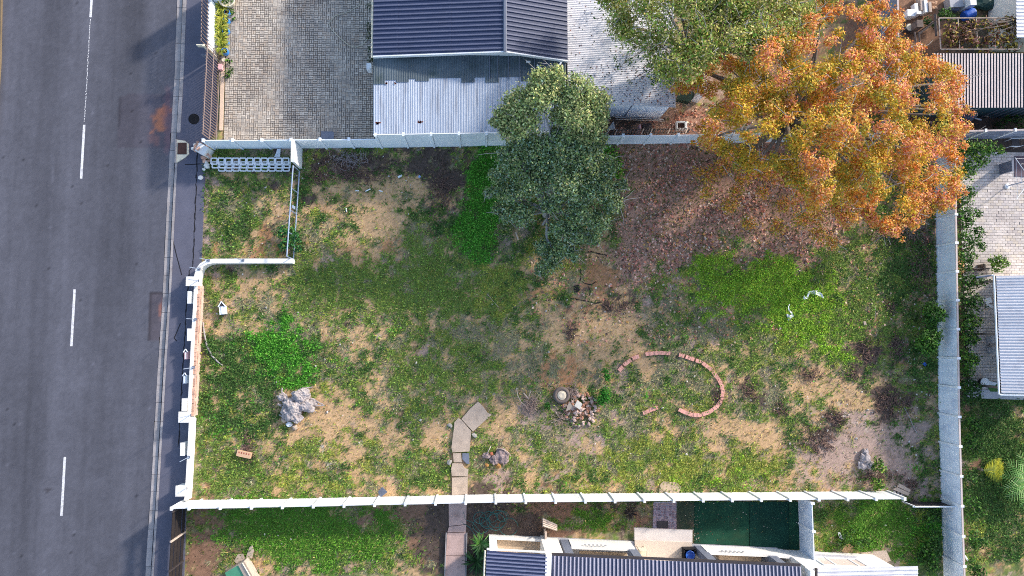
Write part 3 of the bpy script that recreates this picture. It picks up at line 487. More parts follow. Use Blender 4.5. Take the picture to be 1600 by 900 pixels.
# low street wall with pillars, exposed brick and fence poles
sw = thing('street_wall', 'low white street wall with a curved corner and exposed bricks inside', 'wall', at(312, 600))
def ribbon(path, wd, z0, z1):
    m = MB(); P = [at(*p, z1) for p in path]; n = len(P); l, r = [], []
    for i, p in enumerate(P):
        t = (P[min(i + 1, n - 1)] - P[max(i - 1, 0)]).normalized(); s = Vector((-t.y, t.x, 0)) * wd / 2; l.append(p + s); r.append(p - s)
    for i in range(n - 1):
        v = [l[i], r[i], r[i + 1], l[i + 1]]; m.add([Vector((q.x, q.y, z0)) for q in v] + v, [(4, 5, 6, 7), (0, 4, 7, 3), (1, 2, 6, 5), (0, 1, 5, 4), (2, 3, 7, 6)])
    return m
HW = .62
path_top = [(456, 407.5), (400, 407.5), (332, 407.8), (323, 409.5), (315, 414), (309, 422), (306.5, 434)]
path_low = [(305.5, 446), (304, 480), (301.5, 520), (299, 570), (296.5, 620), (295.2, 650)]
path_end = [(297.3, 655), (295, 700), (291.5, 760), (290, 782)]
ribbon(path_top, .24, 0, HW).build('rendered_wall', m_house, sw)
ribbon(path_low, .16, 0, HW).build('rendered_wall', m_house, sw)
ribbon(path_end, .13, 0, HW).build('rendered_wall', m_house, sw)
bk = MB(); P = [Vector(at(x + 6.2, y, .5)) for x, y in path_low]
inner = ribbon([(x + 5.5, y) for x, y in path_low], .16, 0, .50); inner.build('brick_core', M('mortar', lin(205, 180, 165), var=.2), sw)
bme = {}
for k in range(3): bme[k] = MB().box((0, 0, 0), (.10 + .01 * k, .20, .07)).mesh('brick'); bme[k].materials.append(m_wbrick)
for yy in np.arange(449, 652, 6.6):
    xx = ip([(q[1], q[0]) for q in path_low], yy)
    for row, zz in enumerate((.525, .43)):
        if R.random() < .12: continue
        p = at(xx + 5.6 + row * 2.6, yy + row * 3.2 + R.uniform(-.6, .6), zz); o = link_mesh('brick', bme[R.randrange(3)], None, sw); o.location = p - sw.location; o.rotation_euler = (0, 0, R.uniform(-.1, .1))
for cx, cy, dx, dy in ((309, 441, .60, .50), (297.5, 649, .58, .56), (292.5, 762, .54, .54)):
    p = at(cx, cy); m = MB().box((p.x, p.y, .36), (dx - .06, dy - .06, .72)); m.box((p.x, p.y, .74), (dx, dy, .06)); m.build('pillar', m_house, sw)
PLAB = ['where the street wall starts to curve at its top end', 'standing alone on the driveway stretch of the street wall', 'on the middle of the curved wall corner', 'on the topmost square pillar of the street wall', 'between the topmost pillar and the first plain white block', 'between the two gabled letterboxes on the street wall', 'on the middle square pillar of the street wall', 'between the middle and the lowest pillar', 'on the lowest pillar near the bottom panel wall']
for i, (x, y) in enumerate(((326, 406.5), (380, 406.5), (311.5, 420), (309.5, 438.5), (306, 499), (302.5, 574), (297, 649), (295.5, 714), (291, 763))):
    zb = .72 if i in (3, 6, 8) else .63
    p = at(x + (0 if i > 2 else 0), y, zb); po = thing('fence_pole', 'thin bare fence pole ' + PLAB[i], 'fence pole', p, 0, 'fence poles on the street wall')
    MB().box((p.x, p.y, zb + .015), (.13, .13, .03)).build('foot_plate', m_slate, po)
    MB().tube([p + Vector((0, 0, .03)), p + Vector((R.uniform(-.03, .03), R.uniform(-.03, .03), 1.15))], .018, 6).build('pole', m_steel, po)
# white blocks on the pavement side of the street wall
for i, (x, y, w_, l_, hh, lab, mt) in enumerate((
        (299.5, 465.5, .16, .62, .60, 'long white block with a blue side fixed outside the street wall near its top pillar', m_plas),
        (300.5, 523, .22, .62, .64, 'plain white block against the pavement side of the street wall below the double pole', m_house),
        (292.8, 630, .24, .60, .66, 'large white block touching the middle pillar on the pavement side', m_house),
        (288.5, 699, .20, .64, .55, 'plain short white block outside the lowest stretch of the street wall', m_house))):
    p = at(x + 4, y); m = MB().box((p.x, p.y, hh / 2), (w_, l_, hh)); m.box((p.x, p.y, hh + .015), (w_ + .03, l_ + .03, .03))
    single('wall_block', m, mt, lab, 'block')
def gable(name, cx, cy, l, w_, hh, rz, lab, mt):
    o = thing(name, lab, 'gabled box', at(cx, cy), rz)
    m = MB().box((0, 0, hh / 2), (w_, l, hh)); m.build('body', mt, o, local=True)
    r = MB(); r.prism([(-w_ / 2 - .03, l / 2), (w_ / 2 + .03, l / 2), (0, l / 2 + w_ * .75)], hh - .06, hh + .03); r.build('gable_end', m_dark, o, local=True)
    r = MB(); 
    for s in (-1, 1): r.tube([(s * (w_ / 2 + .03), l / 2 - .02, hh + .035), (0, l / 2 + w_ * .78, hh + .035)], .03, 4)
    r.box((0, 0, hh + .012), (w_ * .3, l * .9, .02)); r.build('trim', m_plas, o, local=True)
gable('letterbox', 296, 555, .40, .17, .45, .05, 'narrow pinkish gabled letterbox body with broken side on the pavement by the wall', m_pink)
gable('letterbox', 294.5, 592, .42, .17, .45, .0, 'narrow white gabled letterbox body on the pavement by the wall', m_plas)
gable('letterbox', 350, 485, .44, .32, .25, .12, 'white gabled box with blue stripes lying on the dirt inside the plot', m_plas)

# ------------------------------------------------------------------ top left frontage: palisade on low wall, sliding gate, pots
fr = thing('slatted_gate', 'brown slatted sliding gate across the paved driveway', 'gate', at(341, 150))
ya, yb = 88, 224
n = 33
for i in range(n):
    y = ya + (yb - ya) * i / (n - 1); p = at(344.5 - (y - ya) * .05, y); m = MB().box((p.x, p.y, .98), (.095, .022, 1.82), rz=2.18); m.build('slat', m_slat, fr)
for z in (.12, 1.0, 1.86):
    a, b = at(345.5 - 0, ya - 1), at(338.5, yb + 1); m = MB().tube([(a.x, a.y, z), (b.x, b.y, z)], .03, 4); m.build('rail', m_slat, fr)
tr = MB(); a, b = at(349, 88), at(346, 204); tr.box((a + b) / 2 + Vector((0, 0, .03)), (.20, (a - b).length, .06)); single('gate_track', tr, M('cream_strip', lin(222, 196, 172), var=.1, scale=3), 'cream concrete gate track strip along the inside of the slatted gate', 'track')
fw = thing('frontage_wall', 'low pale wall topped with brown palisade slats above the slatted gate', 'wall', at(338, 45))
a, b = at(338.5, 12), at(337, 88); MB().box((a + b) / 2 + Vector((0, 0, .5)), (.14, (a - b).length, 1.0)).build('low_wall', m_bluew, fw)
for i in range(14):
    y = 12 + i * 5.7; p = at(338.5 - (y - 12) * .02, y); MB().box((p.x - .02, p.y, 1.45), (.10, .022, .95), rz=2.18).build('slat', m_slat, fw)
for z in (1.1, 1.85): MB().tube([(a.x - .05, a.y, z), (b.x - .05, b.y, z)], .025, 4).build('rail', m_slat, fw)
gp = thing('gate_pillar', 'tall white and blue gate pillar at the top edge beside the flower pots', 'pillar', at(345, 2))
p = at(347, -3); MB().box((p.x, p.y, 1.15), (.5, .8, 2.3)).build('shaft', m_bluew, gp); MB().box((p.x, p.y, 2.33), (.6, .9, .08)).build('cap', m_house, gp)
p = at(340, 93); pb = thing('intercom_post', 'slanting white post with a dark sign board beside the gate', 'post', p)
MB().box((p.x, p.y, .95), (.12, .12, 1.9)).build('post', m_cream, pb); MB().box((p.x - .16, p.y + .02, 1.75), (.44, .05, .28)).build('sign_board', m_cream, pb); MB().box((p.x - .10, p.y - .35, 1.3), (.34, .05, .34)).build('sign_board', m_slate, pb)
POT = None
for i, (x, y, s, lab) in enumerate(((357.5, 22.5, 1.0, 'topmost of the five small blue pots by the frontage wall, nearest the big white pot'), (356.5, 36.5, 1.12, 'second blue pot from the top by the frontage wall'), (356, 52, 1.15, 'middle blue pot of the five by the frontage wall'), (356, 69, .9, 'smallest blue pot, fourth from the top by the frontage wall'), (354.5, 84, 1.15, 'lowest blue pot of the five, nearest the pink block'))):
    if POT is None:
        POT = thing('flower_pot', lab, 'flower pot', at(x, y), 0, 'blue pots along the frontage wall')
        MB().lathe([(.06, 0), (.11, .02), (.165, .14), (.17, .24), (.14, .33), (.155, .36), (.135, .36), (.12, .30), (.0, .29)], n=18).build('pot', m_blue, POT, smooth=True, local=True)
        MB().lathe([(0, .31), (.125, .31)], n=12).build('potting_soil', m_brown, POT, local=True); c = POT
    else: c = copy_tree(POT); c['label'] = lab; c.location = at(x, y)
    c.scale = (s, s, s * .9)
big = thing('planter', 'large cream bowl planter with a dark green plant at the top edge', 'planter', at(360, 6))
MB().lathe([(.2, 0), (.3, .1), (.42, .5), (.45, .55), (.38, .55), (.33, .42), (0, .42)], n=22).build('bowl', m_cream, big, smooth=True, local=True)
pv, pn, pc, ps = cloud([(0, .02, .52, .34, 0)], 900, .07, [lin(70, 110, 45)]); link_mesh('plant', faces_mesh('plant', leaf_quads(pv, pn, ps), 4, pc, m_leaf), None, big)
m = MB().box((0, 0, .14), (.22, .30, .28)); o = single('pink_block', m, m_pink, 'small pink block standing beside the top end of the slatted gate', 'block', base=Vector((0, 0, 0))); o.location = at(346.5, 107)
def spiky(cx, cy, n, l, w_, cols, rise, mat=m_leaf, name='fronds', base=None, parent=None, up=.15, r0=.0):
    V = []; Cc = []; c = at(cx, cy) if base is None else base
    for _ in range(n):
        a = R.random() * 6.2832; e = R.uniform(*rise); ll = l * R.uniform(.6, 1.1); d = Vector((math.cos(a), math.sin(a), 0)); s = Vector((-d.y, d.x, 0)) * w_
        o = c + d * r0 * R.random() + Vector((0, 0, up)); p1 = o + d * ll * .5 + Vector((0, 0, ll * .5 * e)); p2 = o + d * ll + Vector((0, 0, ll * e * .35))
        V += [o - s * .5, o + s * .5, p1 + s, p1 - s, p1 - s, p1 + s, p2 + s * .15, p2 - s * .15]; k = np.array(R.choice(cols)) * R.uniform(.7, 1.25); Cc += [k, k * 1.1]
    me = faces_mesh(name, np.array([tuple(v) for v in V]), 4, np.array(Cc), mat); return me
sp = thing('potted_grass', 'row of spiky yellow green plants spilling beside the blue pots', 'plant', at(349, 50))
for i, y in enumerate((14, 30, 42, 54, 66, 78)):
    me = spiky(0, 0, 90, .42, .018, [lin(190, 190, 70), lin(150, 165, 60), lin(110, 130, 45), lin(205, 200, 95)], (.2, 1.3), base=at(350, y) - sp.location, up=.28, r0=.12); link_mesh('leaf_tuft', me, None, sp)
m = MB().lathe([(.08, 0), (.12, .15), (.1, .16), (0, .15)], n=12); o = single('cream_pot', m, m_cream, 'tiny cream pot under the lowest blue pot', 'flower pot', base=Vector((0, 0, 0))); o.location = at(351, 95)

# paved driveway of the top left house, pavers laid in a basket weave
def pavers(name, x0p, y0p, x1p, y1p, z, weave, pal, skip=None, dv=.08):
    a, b = at(x0p, y1p), at(x1p, y0p); structure(name + '_bed', MB().box(((a.x + b.x) / 2, (a.y + b.y) / 2, z - .06), (b.x - a.x, b.y - a.y, .08)), M('paver_joint', lin(78, 70, 66), rough=1, var=.2, scale=3))
    V, Cc = [], []; rr = np.random.RandomState(3)
    def brick(x, y, w_, h_):
        k = np.array(pal[rr.randint(len(pal))]) * (1 + dv * rr.randn()); zz = z + .012 * rr.rand(); tx, ty = .006 * rr.randn(2)
        q = [(x, y), (x + w_, y), (x + w_, y + h_), (x, y + h_)]; T = [(p[0], p[1], zz + tx * (p[0] - x) * 3 + ty * (p[1] - y) * 3) for p in q]; B = [(p[0], p[1], z - .03) for p in q]
        V.extend(T); Cc.append(k)
        for i in range(4): V.extend([T[i], B[i], B[(i + 1) % 4], T[(i + 1) % 4]]); Cc.append(k * .8)
    if weave:
        u_ = .225; gp_ = .024
        for j in range(int((b.y - a.y) / u_)):
            for i in range(int((b.x - a.x) / u_)):
                x, y = a.x + i * u_, a.y + j * u_
                if (i + j) % 2: [brick(x + k * u_ / 2 + gp_ / 2, y + gp_ / 2, u_ / 2 - gp_, u_ - gp_) for k in (0, 1)]
                else: [brick(x + gp_ / 2, y + k * u_ / 2 + gp_ / 2, u_ - gp_, u_ / 2 - gp_) for k in (0, 1)]
    else:
        w_, h_ = .30, .155
        for j in range(int((b.y - a.y) / h_)):
            for i in range(int((b.x - a.x) / w_)):
                brick(a.x + (i + (j % 2) * .5) * w_ + .006, a.y + j * h_ + .006, w_ - .014, h_ - .014)
    o = link_mesh(name, faces_mesh(name, np.array(V), 4, np.array(Cc), m_paver), None)
    ob = bpy.data.objects[name + '_bed']; tag(o, kind='stuff'); tag(o, 'grey and tan ' + ('basket weave driveway pavers of the top left house' if weave else 'brick pavers of the patio on the right'), 'paving')
pavers('driveway_pavers', 350, -60, 590, 224, .05, True, [lin(196, 184, 170), lin(186, 174, 162), lin(204, 192, 178), lin(176, 166, 156), lin(192, 176, 160)])
pavers('patio_pavers', 1512, 236, 1680, 622, .06, False, [lin(212, 202, 196), lin(206, 196, 190), lin(200, 190, 186), lin(208, 196, 184)], dv=.05)
# ------------------------------------------------------------------ roofs and houses
PROF = dict(sine=[(0, 0), (.25, .8), (.5, 1), (.75, .8)], ibr=[(0, 0), (.5, 0), (.6, 1), (.88, 1)], strip=[(0, 0), (.44, 0), (.5, 1), (.94, 1)])
def sheet(A0, A1, B0, B1, ribs, amp, prof='sine', lift=0.0, cols=None):
    """corrugated sheet: ribs run A->B, are repeated from 0 to 1"""
    us = [((r + u) / ribs, h) for r in range(ribs) for u, h in PROF[prof]] + [(1.0, PROF[prof][0][1])]
    m = MB(); n = len(us); T = []
    for E0, E1 in ((A0, A1), (B0, B1)): T += [E0.lerp(E1, u) + Vector((0, 0, h * amp + lift)) for u, h in us]
    Bt = [p - Vector((0, 0, .012)) for p in T]
    m.add(T + Bt, [(i, i + 1, n + i + 1, n + i) for i in range(n - 1)] + [(2 * n + i, 3 * n + i, 3 * n + i + 1, 2 * n + i + 1) for i in range(n - 1)]
          + [(i, 2 * n + i, 2 * n + i + 1, i + 1) for i in range(n - 1)] + [(n + i, n + i + 1, 3 * n + i + 1, 3 * n + i) for i in range(n - 1)] + [(0, n, 3 * n, 2 * n), (n - 1, 3 * n - 1, 4 * n - 1, 2 * n - 1)])
    m.hs = [h for _ in range(4) for u, h in us]
    return m
def roof(parent, A0, A1, B0, B1, nsh, ribs, amp, prof, mat, name='roof_sheet', cuts=(0, 1), colf=None):
    for k in range(nsh):
        for j in range(len(cuts) - 1):
            s0, s1 = k / nsh, (k + 1) / nsh; c0, c1 = cuts[j], cuts[j + 1]
            P = lambda s, t: (A0.lerp(A1, s)).lerp(B0.lerp(B1, s), t)
            m = sheet(P(s0, c0), P(s1, c0), P(s0, c1), P(s1, c1), ribs, amp, prof, lift=.004 * (k % 2) + .012 * (len(cuts) - 1 - j) + R.uniform(0, .003))
            o = m.build(name, mat, parent)
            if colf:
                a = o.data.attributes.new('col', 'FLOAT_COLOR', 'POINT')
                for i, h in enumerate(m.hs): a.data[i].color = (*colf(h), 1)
def slab(a, b, w_, z0, z1, side=0):          # wall along a->b (px ground), thickness w_, side: -1/1 shifts it sideways
    a, b = (at(*a) if not isinstance(a, Vector) else a), (at(*b) if not isinstance(b, Vector) else b)
    d = b - a; d.z = 0; t = d.normalized(); n_ = Vector((-t.y, t.x, 0)) * w_; o = n_ * (side - 1) / 2
    return MB().prism([(a + o)[:2], (b + o)[:2], (b + o + n_)[:2], (a + o + n_)[:2]], z0, z1)
NY = Vector((0, 1, 0))
# --- house with the dark gabled roof (top)
hs = thing('gabled_house', 'house with a dark ribbed gable roof and a tin lean-to beside the driveway', 'house', at(735, 100))
E, RG, RE = at(583, 88, 2.95), at(789, 80.5, 3.62), at(887, 95, 2.86)
ND = NY * 8
DC = lambda h: lin(96, 100, 124) if h > .5 else lin(42, 54, 86)  # paler crests paint in the light that catches the ribs
GC2 = lambda h: lin(170, 166, 180) if h > .5 else lin(66, 72, 98)  # pale crests again stand in for light on the ribs
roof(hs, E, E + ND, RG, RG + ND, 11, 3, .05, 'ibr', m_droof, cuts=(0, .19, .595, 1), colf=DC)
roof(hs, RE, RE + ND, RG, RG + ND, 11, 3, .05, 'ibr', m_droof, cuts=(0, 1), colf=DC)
MB().tube([RG + Vector((0, -.02, .05)), RG + ND + Vector((0, 0, .05))], .09, 6).build('ridge_cap', m_slate, hs)
MR = M('rust', lin(128, 66, 46), rough=1, var=.3, scale=9)
for x, y, a_, b_ in ((591, 192, .34, .10), (657, 190.5, .44, .10), (752, 178, .16, .34), (604, 130.5, .2, .07), (617, 130, .16, .07)):
    for _ in range(7): p = at(x + R.gauss(0, 3.5 * a_), y + R.gauss(0, 9 * b_), 2.50 if y > 150 else 2.70); MB().prism([(p.x - a_ * .22, p.y - b_ * .2), (p.x + a_ * .16, p.y - b_ * .35), (p.x + a_ * .2, p.y + b_ * .2), (p.x - a_ * .1, p.y + b_ * .35)], p.z, p.z + .006).build('rust_flake', MR, hs)
for p0, p1 in ((E, RG), (RE, RG)):
    m = MB(); d = (p1 - p0); m.add([p0 + Vector((0, -.05, -.16)), p1 + Vector((0, -.05, -.16)), p1 + Vector((0, -.05, .06)), p0 + Vector((0, -.05, .06)), p0 + Vector((0, .01, -.16)), p1 + Vector((0, .01, -.16)), p1 + Vector((0, .01, .06)), p0 + Vector((0, .01, .06))],
        [(0, 1, 2, 3), (3, 2, 6, 7), (7, 6, 5, 4), (0, 4, 5, 1), (0, 3, 7, 4), (1, 5, 6, 2)]); m.build('barge_board', m_plas, hs)
MB().tube([E + Vector((-.06, -.05, -.05)), E + ND + Vector((-.06, 0, -.05))], .06, 6).build('eaves_gutter', m_cream, hs)
yw = RG.y + .12
m = MB(); pts = [(E.x + .3, 0), (RE.x - .25, 0), (RE.x - .25, 2.74), (RG.x, 3.5), (E.x + .3, 2.9)]
m.add([(x, yw, z) for x, z in pts] + [(x, yw + 8, z) for x, z in pts], [(0, 1, 2, 3, 4), (9, 8, 7, 6, 5)] + [(i, 5 + i, 5 + (i + 1) % 5, (i + 1) % 5) for i in range(5)]); m.build('wall', m_bluew, hs)
# lean-to
XE = [583.5, 601, 619, 638, 649, 670, 702.5, 721, 741, 758, 779, 796, 814, 834, 855, 870, 884]
YE = [132, 125.5, 129, 123.8, 127.5, 122.7, 122.7, 130.2, 122.2, 130.5, 122, 121.5, 128.5, 128, 129, 127]
def lean(x, y):
    t = (y - 72) / 137; zz = 2.80 - .36 * t; return at(x, y + (5.0 * (x - 583) / -300) * max(0, t), zz)
for i in range(16):
    xa, xb = XE[i], XE[i + 1]; nr = max(3, round((xb - xa) / 2.55))
    sheet(lean(xa, 209.5), lean(xb + .5, 209.5), lean(xa, 118), lean(xb + .5, 118), nr, .02, lift=.004 * (i % 2)).build('tin_roof_sheet', m_tin, hs)
    sheet(lean(xa, YE[i]), lean(xb + .4, YE[i]), lean(xa, 84), lean(xb + .4, 84), nr, .02, lift=.03 + .005 * (i % 2)).build('old_roof_sheet', m_dtin, hs)
a, b = lean(583.5, 209.5), lean(884, 209.5); MB().box((a + b) / 2 + Vector((0, -.04, -.03)), ((b - a).length, .05, .13), rz=math.atan2((b - a).y, (b - a).x)).build('fascia', m_plas, hs)
a, b = lean(583.5, 209.5), lean(583.5, 80); m = slab(Vector((a.x + .15, a.y + .1, 0)), Vector((b.x + .15, b.y, 0)), .12, 0, 2.3, 1); m.build('lean_to_wall', m_house, hs)
for x in (765, 778, 795, 812, 835, 850, 866):
    p, q_ = lean(x, 82), lean(x, 126); MB().tube([p + Vector((0, 0, .075)), q_ + Vector((0, 0, .075))], .022, 4).build('roof_batten', m_slate, hs)
m = MB(); p = at(877, 97, 2.9); m.tube([p, p + Vector((-.1, -.15, .0)), p + Vector((-.2, -.28, -.05)), at(874, 108, 2.86), at(876, 126, 2.8)], .045, 6); m.build('downpipe', m_plas, hs)
MB().tube([at(839, 101, 2.85), at(845, 106.5, 2.83)], .035, 5).build('vent_pipe', m_plas, hs); MB().box(at(825.5, 96.5, 2.84), (.22, .1, .03)).build('roof_patch', m_plas, hs)
m = MB(); m.box(at(577, 106, .5), (.22, .36, .5)); m.box(at(578.5, 103, .8), (.12, .2, .2)); single('meter_box', m, m_plas, 'small white box fixed low beside the corner of the tin lean-to', 'box')
MB().box(at(883, 120, 1.2), (.12, 4.5, 2.4)).build('side_wall', m_dark, hs)
bx = MB().box(at(512, 213.5, .26), (.62, .45, .48)); bx.box(at(512, 213.5, .51), (.66, .49, .04)); single('storage_box', bx, m_slate, 'dark slate box standing on the driveway against the panel wall', 'box')
hz = MB(); hz.tube([at(565, -6, .08), at(562, 8, .08), at(545, 18, .08), at(523, 25, .08), at(514, 36, .08), at(517, 45, .08), at(530, 58, .08), at(545, 71, .08), at(556, 74, .08), at(567, 69, .08), at(575, 60, .08)], .022, 5); single('garden_hose', hz, M('pale_hose', lin(196, 190, 172), rough=.5), 'pale hose looping across the paved driveway', 'hose')
# plants between driveway and house
for i, (yy, rr) in enumerate(((12, .22), (45, .25), (60, .24), (95, .22), (80, .2))):
    c = at(579, yy); a_, b_, c_, d_ = cloud([(0, 0, .25, rr, 0)], 700, .06, [lin(52, 74, 46)])
    o = link_mesh('potted_shrub', faces_mesh('potted_shrub', leaf_quads(a_, b_, d_), 4, c_, m_leaf), None); o.location = c; tag(o, ('topmost small dark shrub against the left side of the gabled house', 'second small dark shrub from the top beside the gabled house', 'middle small dark shrub below the hose loop beside the gabled house', 'lowest small dark shrub by the white meter box', 'small dark shrub just above the white meter box and the lowest shrub')[i], 'shrub', 'shrubs along the gabled house')

# --- white outbuilding
ob = thing('white_outbuilding', 'outbuilding with a white corrugated roof strewn with leaves beside the dark gable', 'outbuilding', at(960, 120))
A, B = at(887, 160, 2.42), at(1055.5, 168, 2.25); NW_ = NY * 9
roof(ob, A, A + NW_, B, B + NW_, 13, 7, .02, 'sine', m_wroof)
w0, w1 = Vector((A.x + .2, A.y + .12, 0)), Vector((B.x - .25, B.y + .12, 0))
m = MB(); m.prism([w0[:2], w1[:2], (w1.x, w1.y + 8), (w0.x, w0.y + 8)], 0, 2.2); m.build('wall', m_greyw, ob)
d = (w1 - w0); t = d.normalized()
for f in (.40, .62): MB().box(w0 + d * f + Vector((0, -.012, 1.1)), (.04, .03, 2.1)).build('wall_joint', m_slate, ob)
wv = MB().box(w0 + d * .36 + Vector((0, -.012, 1.95)), (.46, .04, .22)); wv.build('window', m_void, ob); MB().box(w0 + d * .36 + Vector((0, -.03, 2.07)), (.52, .05, .03)).build('window_sill', m_plas, ob)
LV, LN, LC, LS = [], [], [], []
for _ in range(2600):
    x = 888 + 166 * R.random(); y = -40 + 203 * R.random(); w_ = .08 + .9 * ((x - 888) / 166) ** 1.0 * (.35 + .65 * (y > 100)) * vnoise(np.array([x / 14]), np.array([y / 14]), 4)[0] * 1.3
    if R.random() > w_: continue
    p = at(x, y, 2.42 - .17 * (x - 887) / 168 + .03); LV.append(tuple(p)); LN.append((R.gauss(0, .3), R.gauss(0, .3), 1)); LC.append(np.array(R.choice([lin(120, 84, 78), lin(176, 120, 104), lin(70, 62, 62), lin(80, 70, 66), lin(60, 72, 60)])) * R.uniform(.8, 1.2)); LS.append(R.uniform(.03, .075))
tag(link_mesh('roof_leaves', faces_mesh('roof_leaves', leaf_quads(np.array(LV), unit(np.array(LN)), np.array(LS), .6), 4, np.array(LC), m_leaf), None), 'fallen leaves scattered over the white outbuilding roof', 'leaf litter', kind='stuff')
ld = thing('ladder', 'long pale ladder lying on its side along the white outbuilding wall', 'ladder', at(998, 186))
L0, L1 = at(961, 183.5, .1), at(1037, 186.5, .1)
for dz in (0, .34): MB().tube([L0 + Vector((0, -dz * .45, dz * .5)), L1 + Vector((0, -dz * .45, dz * .5))], .025, 5).build('rail', m_plas if dz == 0 else m_wood, ld)
for i in range(1, 9): q_ = L0.lerp(L1, i / 9); MB().tube([q_, q_ + Vector((0, -.153, .17))], .015, 4).build('rung', m_wood, ld)
# things behind the top wall
m = MB(); p = at(956, 200); m.add([p + Vector((-.28, -.1, .02)), p + Vector((.22, -.12, .02)), p + Vector((0, .22, .5)), p + Vector((.05, -.2, .3))], [(0, 1, 2), (0, 3, 1), (1, 3, 2), (0, 2, 3)]); single('folded_sheet', m, m_plas, 'crumpled white sheet leaning in the dark strip under the outbuilding', 'sheet')
cr = thing('white_crate', 'white open frame full of leaves beside the top wall', 'crate', at(1063, 197))
p = at(1063, 198)
for sx, sy, dx, dy in ((-.27, 0, .06, .44), (.24, 0, .10, .44), (0, -.2, .5, .06), (0, .2, .5, .06)): MB().box(p + Vector((sx, sy, .16)), (dx, dy, .32)).build('side', m_plas, cr)
MB().box(p + Vector((-.03, 0, .07)), (.44, .36, .1)).build('base', m_brown, cr)
rk = thing('slatted_rack', 'row of dark wooden slats lying just behind the top panel wall', 'rack', at(1010, 210))
for i in range(26):
    p = at(958 + i * 4.6, 206.5 - i * .1, .85); MB().box(p, (.06, .34, .04), rz=-.45).build('slat', m_dwood if R.random() < .75 else m_wood, rk)
for dy in (-.1, .1):
    a, b = at(955, 206.5, .80), at(1077, 204, .80); MB().tube([a + Vector((0, dy, 0)), b + Vector((0, dy, 0))], .025, 4).build('bearer', m_dark, rk)
for x in (958, 1018, 1074): MB().box(at(x, 205.8, .39), (.07, .07, .78)).build('leg', m_dark, rk)
m = MB().box(at(998.5, 202, .3), (.10, .36, .6)); single('pink_board', m, m_pink, 'small pinkish upright board between the rack and the ladder', 'board')
m = MB().box(at(1011, 201, .1), (.5, .5, .2), rz=.15); single('dark_tray', m, m_dark, 'dark square tray on the leaves right of the pinkish board', 'tray')
ac = thing('garden_cabinet', 'white ribbed cabinet half hidden under the orange tree beside the white roof', 'cabinet', at(1086, 152))
p = at(1087, 150); MB().box(p + Vector((0, 0, .55)), (.42, .72, 1.1), rz=-.35).build('body', m_plas, ac)
for i in range(5): MB().box(p + Vector((-.18, .06 * 0, 0)) + Vector((.09 * i * .94, -.09 * i * .34, 1.112)), (.03, .66, .024), rz=-.35).build('rib', m_gfloor, ac)
m = MB().box(at(1071, 148, .5), (.7, .6, 1.0), rz=-.2); m.box(at(1071, 148, 1.02), (.76, .66, .05), rz=-.2); single('wheeled_bin', m, M('dark_green_plastic', lin(40, 62, 52), rough=.5), 'dark green bin standing left of the white ribbed cabinet', 'bin')

# --- terraced houses at the bottom
bh = thing('terraced_house', 'terraced house with a grey blue roof and a porch facing the bottom panel wall', 'house', at(1050, 850))
SD = Vector((-.045, -1, 0)).normalized()
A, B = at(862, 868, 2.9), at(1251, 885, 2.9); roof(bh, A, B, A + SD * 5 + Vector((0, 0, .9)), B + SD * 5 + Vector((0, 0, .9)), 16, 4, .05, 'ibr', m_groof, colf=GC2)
A2, B2 = at(760.6, 860, 2.9), at(854.5, 865, 2.9); roof(bh, A2, A2 + SD * 5, B2 + Vector((0, 0, .15)), B2 + SD * 5 + Vector((0, 0, .15)), 7, 4, .05, 'ibr', m_groof, cuts=(0, .66, 1), colf=lambda h: lin(120, 124, 150) if h > .5 else lin(58, 66, 98))  # crest colour paints light on these ribs too
MB().tube([A2 + Vector((-.08, 0, 0)), A2 + SD * 5 + Vector((-.08, 0, 0))], .05, 5).build('eaves_gutter', m_cream, bh)
MB().box((A + B) / 2 + Vector((0, .06, -.05)), ((B - A).length, .10, .12), rz=math.atan2((B - A).y, (B - A).x)).build('eaves_gutter', m_dark, bh)
MB().box((A2 + B2) / 2 + Vector((0, .05, -.06)), ((B2 - A2).length, .06, .14), rz=math.atan2((B2 - A2).y, (B2 - A2).x)).build('fascia', m_plas, bh)
p, q_ = at(857.5, 866, 3.1), at(857.5, 866, 3.1) + SD * 5; slab(Vector((p.x - .15, p.y, 0)), Vector((q_.x - .15, q_.y, 0)), .30, 0, 3.1, 1).build('parapet', m_house, bh)
# floor, back wall, verandah parts
structure('yard_slab', poly([(764, 836), (1215, 856), (1215, 1010), (764, 1010)], -.1, .10), m_gfloor)
poly([(775, 837), (846, 841), (846, 900), (775, 900)], .09, .13).build('bay_floor', m_terra, bh)
slab((764, 866), (1222, 882), .2, 0, 2.8, -1).build('back_wall', m_house, bh)
slab((764, 834.6), (849, 838.9), .14, 0, .42, -1).build('verandah_wall', m_house, bh)
slab((770, 836), (770, 866), .40, 0, 2.8, 0).build('pillar', m_house, bh)
slab((847, 839), (847, 866), .14, 0, 1.0, 0).build('verandah_wall', m_house, bh)
slab((850, 839), (871, 840), .2, 0, 2.85, -1).build('front_wall', m_house, bh)
slab((888, 841.5), (984, 845), .16, 0, 1.25, -1).build('verandah_wall', m_house, bh)
slab((1094, 851), (1190, 855), .16, 0, 1.15, -1).build('verandah_wall', m_house, bh)
slab((1190, 855), (1222, 857.5), .16, 0, 1.15, -1).build('verandah_wall', m_house, bh)
for (xa, ya) in ((880, 842), (980, 846.5), (1089, 851.5), (1192, 857)):
    pl = slab((xa - 5, ya), (xa + 7, ya + .4), .36, 0, 2.8, -1); pl.build('pier', m_slate, bh)
for i in range(6): MB().box(at(914 + i * 6.4, 851.6 + i * .22, 1.24) + Vector((0, .02, 0)), (.10, .05, .09)).build('vent_hole', m_gfloor, bh)
for i in range(6): MB().box(at(1128 + i * 6.6, 861.3 + i * .25, 1.14) + Vector((0, .02, 0)), (.10, .05, .09)).build('vent_hole', m_gfloor, bh)
